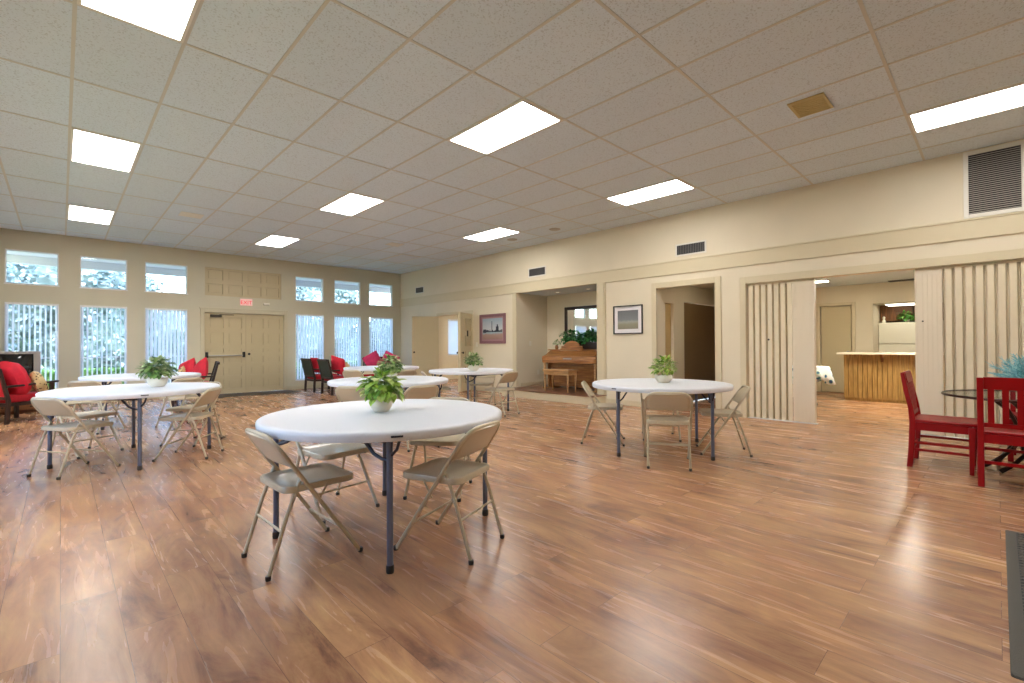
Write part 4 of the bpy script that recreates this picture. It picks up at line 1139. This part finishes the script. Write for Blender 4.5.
# seat near the double doors, seen from its front left, facing -X
patio_seat('patio_loveseat', 'dark patio loveseat in front of the double doors, behind the left rear table', 'loveseat', 1.93, 11.45, 170, 1.15)
pillow('throw_pillow', 'red pillow at the right end of the loveseat by the doors', 2.02, 11.14, .68, (R(30), R(-14), R(190)), .46, .46, .17, M['redpillow'], 'red pillows')
pillow('throw_pillow', 'red pillow at the left end of the loveseat by the doors', 1.88, 11.66, .68, (R(20), R(-14), R(200)), .46, .46, .17, M['redpillow'], 'red pillows')
pillow('throw_pillow', 'tan patterned pillow between red pillows on the loveseat by the doors', 1.70, 11.25, .57, (R(40), R(-14), R(170)), .36, .36, .13, M['patterned'], 'patterned pillows')
# armchair at far left with the reclining red cushion
patio_seat('patio_armchair', 'dark wooden armchair with red cushions at the far left, before the television', 'armchair', -.55, 10.98, 40, .66, slope=.02, backm=M['redcloth'])
pillow('throw_pillow', 'large bright red back cushion leaning in the far left armchair', -.56, 10.80, .68, (R(0), R(-20), R(40)), .52, .64, .24, M['redpillow'], 'red pillows', 1.0)
pillow('throw_pillow', 'brown patterned pillow in the far left armchair', -.26, 10.90, .60, (R(35), R(-20), R(10)), .40, .36, .15, M['patterned'], 'patterned pillows', .8)
# corner seat with pink cushions
patio_seat('patio_chair', 'dark patio chair in the far right corner holding pink cushions', 'chair', 6.55, 12.2, -120, .95)
pillow('throw_pillow', 'pink pillow, the left one in the far right corner', 6.33, 12.22, .76, (R(30), R(-10), R(-110)), .46, .44, .16, M['pink'], 'pink pillows')
pillow('throw_pillow', 'pink pillow, the right one in the far right corner', 6.75, 12.05, .76, (R(-28), R(-10), R(-125)), .46, .44, .16, M['pink'], 'pink pillows')

# television and stand
t = thing('tv_stand', 'brown wooden television stand with drawers at the far left', 'stand', (-.60, 12.35, 0), R(8))
bm = bm_new(); add_box(bm, -.36, .36, -.24, .24, .04, .46); add_box(bm, -.38, .38, -.26, .26, .46, .53); add_box(bm, -.34, .34, -.2, .22, 0, .04); obj('cabinet', bm, M['dresser'], t, bevel=.004)
for i in range(3):
    for sx in (-1, 1):
        bm = bm_new(); cx = sx*.175; add_box(bm, cx-.165, cx+.165, -.255, -.24, .06+.13*i, .18+.13*i); dr = obj('drawer', bm, M['dresser'], t, bevel=.003)
        bm = bm_new(); add_lathe(bm, [(0, 0), (.012, 0), (.008, .012), (.016, .022), (0, .028)], 10); obj('knob', bm, M['bronze'], dr, loc=(cx, -.255, .12+.13*i), rot=(R(90), 0, 0), smooth=True)
t = thing('television', 'silver tube television with curved screen in front of the far left window', 'television', (-.62, 12.35, .53), R(8))
bm = bm_new(); w = .325; h = .58
add_box(bm, -w, w, -.22, -.06, 0, .06); add_box(bm, -w, w, -.22, -.06, h-.05, h); add_box(bm, -w, -w+.09, -.22, -.06, .06, h-.05); add_box(bm, w-.09, w, -.22, -.06, .06, h-.05)
add_box(bm, -w, w, -.08, -.06, .05, h-.04)
bb = [(-w, -.06), (w, -.06), (w*.6, .26), (-w*.6, .26)]
add_prism(bm, bb, 'z', .03, h-.06); obj('casing', bm, M['tv'], t, bevel=.006)
bm = bm_new(); g = []
for i in range(13):
    row = []
    for j in range(9):
        u = -1+2*i/12; v = -1+2*j/8; row.append(bm.verts.new((u*(w-.09), -.185-.035*(1-u*u*.8)*(1-v*v*.5)+.02, .06+(h-.11)*(v+1)/2)))
    g.append(row)
for i in range(12):
    for j in range(8): bm.faces.new((g[i][j], g[i+1][j], g[i+1][j+1], g[i][j+1]))
obj('screen', bm, M['screen'], t, smooth=True)
t = thing('loudspeaker', 'black loudspeaker left of the silver television', 'speaker', (-.93, 11.88, 0))
bm = bm_new(); add_box(bm, -.11, .11, -.14, .14, .0, .98); obj('cabinet', bm, M['black'], t, bevel=.01)
for z in (.38, .72):
    bm = bm_new(); add_lathe(bm, [(.0, .004), (.05, .006), (.08, .018), (.085, .012), (.085, 0), (0, 0)], 24); obj('cone', bm, M['grille_dark'], t, loc=(0, -.14, z), rot=(R(90), 0, 0), smooth=True)

# ---------------------------------------------------------------- red chairs
def make_red_chair():
    t = thing('red_dining_chair', '', 'chair', (0, 0, 0), 0, 'red wooden dining chairs at the glass table')
    m = M['red_wood']
    hw = .225
    # rear posts: foot splayed back, up, then back leaning (local +x front)
    for s in (-1, 1):
        bm = bm_new()
        poly = [(-.255, 0), (-.21, 0), (-.195, .20), (-.185, .42), (-.20, .55), (-.235, .72), (-.265, .89), (-.295, .89), (-.272, .72), (-.24, .55), (-.232, .42), (-.24, .20)]
        add_prism(bm, poly, 'y', s*hw-.02, s*hw+.02); obj('rear_leg', bm, m, t, bevel=.006)
        bm = bm_new(); yy = s*(hw+.012)
        vs = add_prism(bm, [(.175, .0), (.205, .0), (.222, .42), (.172, .42)], 'y', yy-.021, yy+.021); obj('front_leg', bm, m, t, bevel=.005)
        bm = bm_new()
        for z in (.17, .235):
            add_box(bm, -.215, .18, s*hw-.009, s*hw+.009, z-.011, z+.011)
        obj('side_stretcher', bm, m, t, bevel=.003)
    bm = bm_new(); add_slab(bm, rrect(-.21, .25, -.245, .245, .035), [(.12, .447), (.05, .452), (.012, .455), (0, .448), (0, .432), (.008, .428)]); obj('seat', bm, m, t, smooth=True)
    bm = bm_new(); add_box(bm, .17, .195, -hw, hw, .355, .428); add_box(bm, -.225, -.20, -hw, hw, .355, .428)
    for s in (-1, 1): add_box(bm, -.2, .17, s*hw-.012, s*hw+.012, .355, .428)
    obj('apron', bm, m, t)
    bm = bm_new(); add_box(bm, -.218, -.200, -hw+.02, hw-.02, .185, .21); obj('cross_stretcher', bm, m, t)
    bm = bm_new(); add_box(bm, .178, .196, -hw, hw, .235, .26); obj('cross_stretcher', bm, m, t)
    bm = bm_new(); add_prism(bm, [(-.262, .795), (-.240, .795), (-.262, .895), (-.285, .895)], 'y', -hw+.018, hw-.018); obj('top_rail', bm, m, t, bevel=.004)
    bm = bm_new(); add_prism(bm, [(-.222, .485), (-.204, .485), (-.206, .52), (-.226, .52)], 'y', -hw+.018, hw-.018); obj('lower_rail', bm, m, t)
    for i in range(5):
        yc = -hw+.02+(2*hw-.04)*(i+.5)/5
        bm = bm_new(); add_prism(bm, [(-.222, .515), (-.210, .515), (-.232, .70), (-.250, .80), (-.262, .80), (-.245, .70)], 'y', yc-.019, yc+.019); obj('slat', bm, m, t)
    return t
pr_ = make_red_chair(); ur = [False]
placed(pr_, ur, 'red wooden dining chair seen side-on at the left of the glass table', 6.045, .36, -90)
placed(pr_, ur, 'red wooden dining chair with its slatted back to the camera, before the glass table', 5.655, -.12, 0)
placed(pr_, ur, 'red wooden dining chair on the far side of the glass table by the accordion door', 6.93, -.32, 178)

# glass table
G = (6.32, -.22)
t = thing('glass_table', 'round glass-topped table on a twisted dark metal base at right edge', 'table', (G[0], G[1], 0))
bm = bm_new(); add_lathe(bm, [(0, .676), (.60, .676), (.60, .686), (0, .686)], 80); obj('glass_top', bm, M['tglass'], t, smooth=True)
bm = bm_new(); ring = [(.606*math.cos(2*PI*i/72), .606*math.sin(2*PI*i/72), .68) for i in range(72)]; add_tube(bm, ring, .012, 8, closed=True); obj('rim', bm, M['metal_bronze'], t, smooth=True)
for k in range(8):
    a0 = 2*PI*k/8; pts = []
    for i in range(15):
        s = i/14; z = .01+.662*s; rr_ = .10+.20*(abs(2*s-1.05))**1.7; a = a0+1.5*(s-.5)
        pts.append((rr_*math.cos(a), rr_*math.sin(a), z))
    bm = bm_new(); add_tube(bm, pts, [.02-.006*math.sin(PI*i/14) for i in range(15)], 8); obj('base_rod', bm, M['metal_bronze'], t, smooth=True)
bm = bm_new(); ring = [(.115*math.cos(2*PI*i/32), .115*math.sin(2*PI*i/32), .36) for i in range(32)]; add_tube(bm, ring, .012, 8, closed=True); obj('collar', bm, M['chrome'], t, smooth=True)
t = thing('teal_plant', 'feathery teal-blue plant standing on the glass table', 'plant', (G[0]+.02, G[1]+.0, .686))
bm = bm_new(); add_lathe(bm, [(0, 0), (.06, 0), (.09, .06), (.07, .12), (.06, .12), (0, .1)], 20); obj('pot', bm, M['white'], t, smooth=True)
bm = bm_new(); rn = random.Random(21)
for i in range(170):
    a = rn.uniform(0, 2*PI); el = rn.uniform(.1, 1.5); L_ = rn.uniform(.16, .30)
    d = Vector((math.cos(a)*math.cos(el)*1.15, math.sin(a)*math.cos(el)*1.15, math.sin(el)))
    p0 = Vector((0, 0, .11)); p1 = p0+d*L_*.5+Vector((0, 0, .02)); p2 = p0+d*L_
    add_tube(bm, [p0, p1, p2], [.004, .0035, .002], 5)
    for j in range(9):
        q = p0.lerp(p2, rn.uniform(.35, .98)); e = (d+Vector((rn.uniform(-1, 1), rn.uniform(-1, 1), rn.uniform(-.6, .9)))).normalized()*rn.uniform(.03, .07)
        add_tube(bm, [q, q+e], [.003, .0015], 4, cap=False)
obj('fronds', bm, M['teal_leaf'], t)

# ---------------------------------------------------------------- mats
t = thing('floor_mat', 'grey-brown woven entrance mat on the floor at the right edge', 'mat', (3.32, -.56, 0))
bm = bm_new(); add_slab(bm, rrect(-.92, .92, -.54, .54, .01, 2), [(.02, .009), (.003, .008), (0, .003), (0, .0)]); obj('border', bm, M['matborder'], t)
bm = bm_new(); add_box(bm, -.875, .875, -.495, .495, .009, .012)
for i in range(36):
    xx = -.86+1.72*i/35; add_box(bm, xx-.010, xx+.010, -.49, .49, .012, .0155)
obj('woven_centre', bm, M['matcentre'], t)
bm = bm_new(); add_slab(bm, rrect(-.98, .98, -.40, .40, .02, 2), [(.03, .012), (.005, .010), (0, .0)])
o = obj('doormat', bm, M['doormat'], loc=(3.42, 12.86, 0)); tag(o, 'dark doormat in front of the far double doors', 'mat')

# ---------------------------------------------------------------- outdoors
bm = bm_new(); add_box(bm, -400, 400, YF+.13, 400, -.2, -.12); add_box(bm, -400, XL-TH, -400, YF+.13, -.2, -.12); o = struct('ground', bm, M['grass'], 'lawn outside the windows')
bm = bm_new(); add_box(bm, -6, 16, YF+.13, 16.2, -.12, -.05); struct('floor_patio', bm, M['patio'], 'concrete walk outside the windows')
bm = bm_new(); add_box(bm, -6, 16, YF+.13, 15.0, 3.22, 3.30); add_box(bm, -6, 16, 14.95, 15.05, 3.04, 3.40); struct('trim_30', bm, M['soffit'], 'roof eave outside the windows')
def hedge(x0, x1, y0, y1, h, label, seed):
    rn = random.Random(seed)
    t = thing('hedge', label, 'hedge', ((x0+x1)/2, (y0+y1)/2, -.12)); w = (x1-x0)/2; d = (y1-y0)/2
    bm = bm_new(); add_box(bm, -w+.1, w-.1, -d+.1, d-.1, 0, h-.08); obj('core', bm, M['hedge_leaf'], t)
    bm = bm_new()
    for i in range(5200):
        f = rn.random(); x_ = rn.uniform(-w, w)
        if f < .45: p = Vector((x_, rn.uniform(-d, d), h-rn.uniform(0, .08))); dd = Vector((rn.uniform(-1, 1), rn.uniform(-1, 1), 1))
        else: p = Vector((x_, -d+rn.uniform(-.02, .08), rn.uniform(0, h))); dd = Vector((rn.uniform(-1, 1), -1, rn.uniform(-.5, 1)))
        leaf(bm, p, dd, Vector((0, 0, 1)), .14, .09)
    obj('leaves', bm, M['hedge_leaf'], t)
hedge(-5, 2.6, 17.2, 18.2, .62, 'clipped bright green hedge outside the left windows', 31)
hedge(4.4, 13.0, 18.4, 19.2, .60, 'clipped bright green hedge outside the right windows', 32)
def cheap_bush(bm, c, rx, ry, rz, k, L, rn):
    c = Vector(c)
    n_, m_ = 14, 9; g = []
    for j in range(1, m_):
        row = []
        for i in range(n_):
            th = PI*j/m_; ph = 2*PI*i/n_; q = .80*rn.uniform(.82, 1.1)
            row.append(bm.verts.new(c+Vector((rx*q*math.sin(th)*math.cos(ph), ry*q*math.sin(th)*math.sin(ph), rz*q*math.cos(th)))))
        g.append(row)
    for A, B in zip(g, g[1:]):
        for i in range(n_): bm.faces.new((A[i], A[(i+1) % n_], B[(i+1) % n_], B[i]))
    bm.faces.new(g[0]); bm.faces.new(g[-1][::-1])
    for i in range(k):
        a = rn.uniform(0, 2*PI); z = rn.uniform(-1, 1); q = math.sqrt(1-z*z); s = rn.uniform(.75, 1.08)
        p = c+Vector((rx*q*math.cos(a)*s, ry*q*math.sin(a)*s, rz*z*s))
        d = Vector((rn.uniform(-1, 1), rn.uniform(-1, 1), rn.uniform(-1, .6))).normalized(); e = d.cross(Vector((rn.uniform(-1, 1), rn.uniform(-1, 1), rn.uniform(-1, 1)))).normalized()
        l = L*rn.uniform(.6, 1.2)
        bm.faces.new([bm.verts.new(p), bm.verts.new(p+d*l*.5+e*l*.3), bm.verts.new(p+d*l), bm.verts.new(p+d*l*.5-e*l*.3)])
def tree(x, y, h, r, label, seed, k=5200):
    rn = random.Random(seed)
    t = thing('tree', label, 'tree', (x, y, -.12), 0, 'trees outside the windows')
    bm = bm_new(); add_tube(bm, [(0, 0, 0), (.1, .05, h*.3), (-.05, 0, h*.6), (0, .1, h*.85)], [.2, .15, .1, .04], 10)
    for i in range(6):
        a = rn.uniform(0, 2*PI); z = h*rn.uniform(.3, .65); add_tube(bm, [(0, 0, z), (math.cos(a)*r*.4, math.sin(a)*r*.4, z+r*.35), (math.cos(a)*r*.75, math.sin(a)*r*.75, z+r*.5)], [.07, .05, .02], 6)
    obj('trunk', bm, M['bark'], t, smooth=True)
    bm = bm_new(); 
    for j in range(7):
        a = rn.uniform(0, 2*PI); q = r*rn.uniform(.2, .6); cz = h*rn.uniform(.25, .8)
        cheap_bush(bm, (math.cos(a)*q, math.sin(a)*q, cz), r*.6, r*.6, r*.55, k//7, .26, rn)
    cheap_bush(bm, (0, 0, h*.5), r*.85, r*.85, h*.45, k//2, .26, rn)
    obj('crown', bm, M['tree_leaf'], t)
tree(-3.6, 23, 5.0, 2.4, 'tree outside beyond the far left tall window', 41)
tree(1.2, 25, 5.2, 2.4, 'tree outside beyond the second tall window from the left', 42)
tree(5.8, 29, 4.6, 2.4, 'tree outside beyond the window left of the double doors', 43)
tree(-2.0, 31, 6.5, 2.9, 'taller tree farther back outside the left windows', 44)
tree(9.6, 24, 5.4, 2.2, 'tree outside beyond the window behind the patio chairs', 45)
tree(14.2, 24, 3.6, 1.8, 'low tree outside beyond the middle window right of the doors', 46)
tree(17.0, 25, 4.4, 2.0, 'tree outside beyond the tall window nearest the right corner', 47)
# distant shrubs row
t = thing('shrub_row', 'dense shrubbery along the far edge of the lawn', 'shrubs', (4, 36, -.12)); rn = random.Random(50)
bm = bm_new()
for i in range(26): cheap_bush(bm, (-26+2.1*i, rn.uniform(-1, 1), rn.uniform(.8, 1.6)), 1.9, 1.2, rn.uniform(1.2, 2.2), 260, .4, rn)
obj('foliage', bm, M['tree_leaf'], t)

# ---------------------------------------------------------------- world, sun
w_ = bpy.data.worlds.new('World'); bpy.context.scene.world = w_; w_.use_nodes = True
nt = w_.node_tree; bg = nt.nodes['Background']
sky = nt.nodes.new('ShaderNodeTexSky'); sky.sky_type = 'NISHITA'; sky.sun_disc = False; sky.sun_elevation = R(42); sky.sun_rotation = R(200)
sky.air_density = 1.0; sky.dust_density = 1.5; sky.ozone_density = 1.5
nt.links.new(sky.outputs[0], bg.inputs[0]); bg.inputs[1].default_value = 2.1
sl = bpy.data.lights.new('sun', 'SUN'); sl.energy = 6; sl.angle = R(1); sl.color = (1, .95, .86)
so = bpy.data.objects.new('sun', sl); C.objects.link(so)
so.rotation_euler = Vector((.25, .62, -.74)).to_track_quat('-Z', 'Y').to_euler()

# ---------------------------------------------------------------- camera
F = 468.08; YAW = .76673; PIT = .00845; ROL = .00517; H = 1.17
def cam_ray(x, y, dd):
    c, s = math.cos(-ROL), math.sin(-ROL); x, y = x*c-y*s, x*s+y*c
    d = dd*math.cos(PIT)-y*math.sin(PIT); u = dd*math.sin(PIT)+y*math.cos(PIT)
    c, s = math.cos(YAW), math.sin(YAW); return Vector((x*c+d*s, -x*s+d*c, u))
rx, uy, fw = cam_ray(1, 0, 0), cam_ray(0, 1, 0), cam_ray(0, 0, 1)
Mx = Matrix((( rx.x, uy.x, -fw.x, 0), (rx.y, uy.y, -fw.y, 0), (rx.z, uy.z, -fw.z, H), (0, 0, 0, 1)))
cd = bpy.data.cameras.new('camera'); cam = bpy.data.objects.new('camera', cd); C.objects.link(cam)
cd.sensor_fit = 'HORIZONTAL'; cd.sensor_width = 36; cd.lens = F/1024*36; cd.clip_start = .05; cd.clip_end = 300
cam.matrix_world = Mx
sc = bpy.context.scene; sc.camera = cam
sc.view_settings.view_transform = 'Standard'; sc.view_settings.look = 'None'; sc.view_settings.gamma = 1; sc.view_settings.use_curve_mapping = False
sc.view_settings.exposure = .08
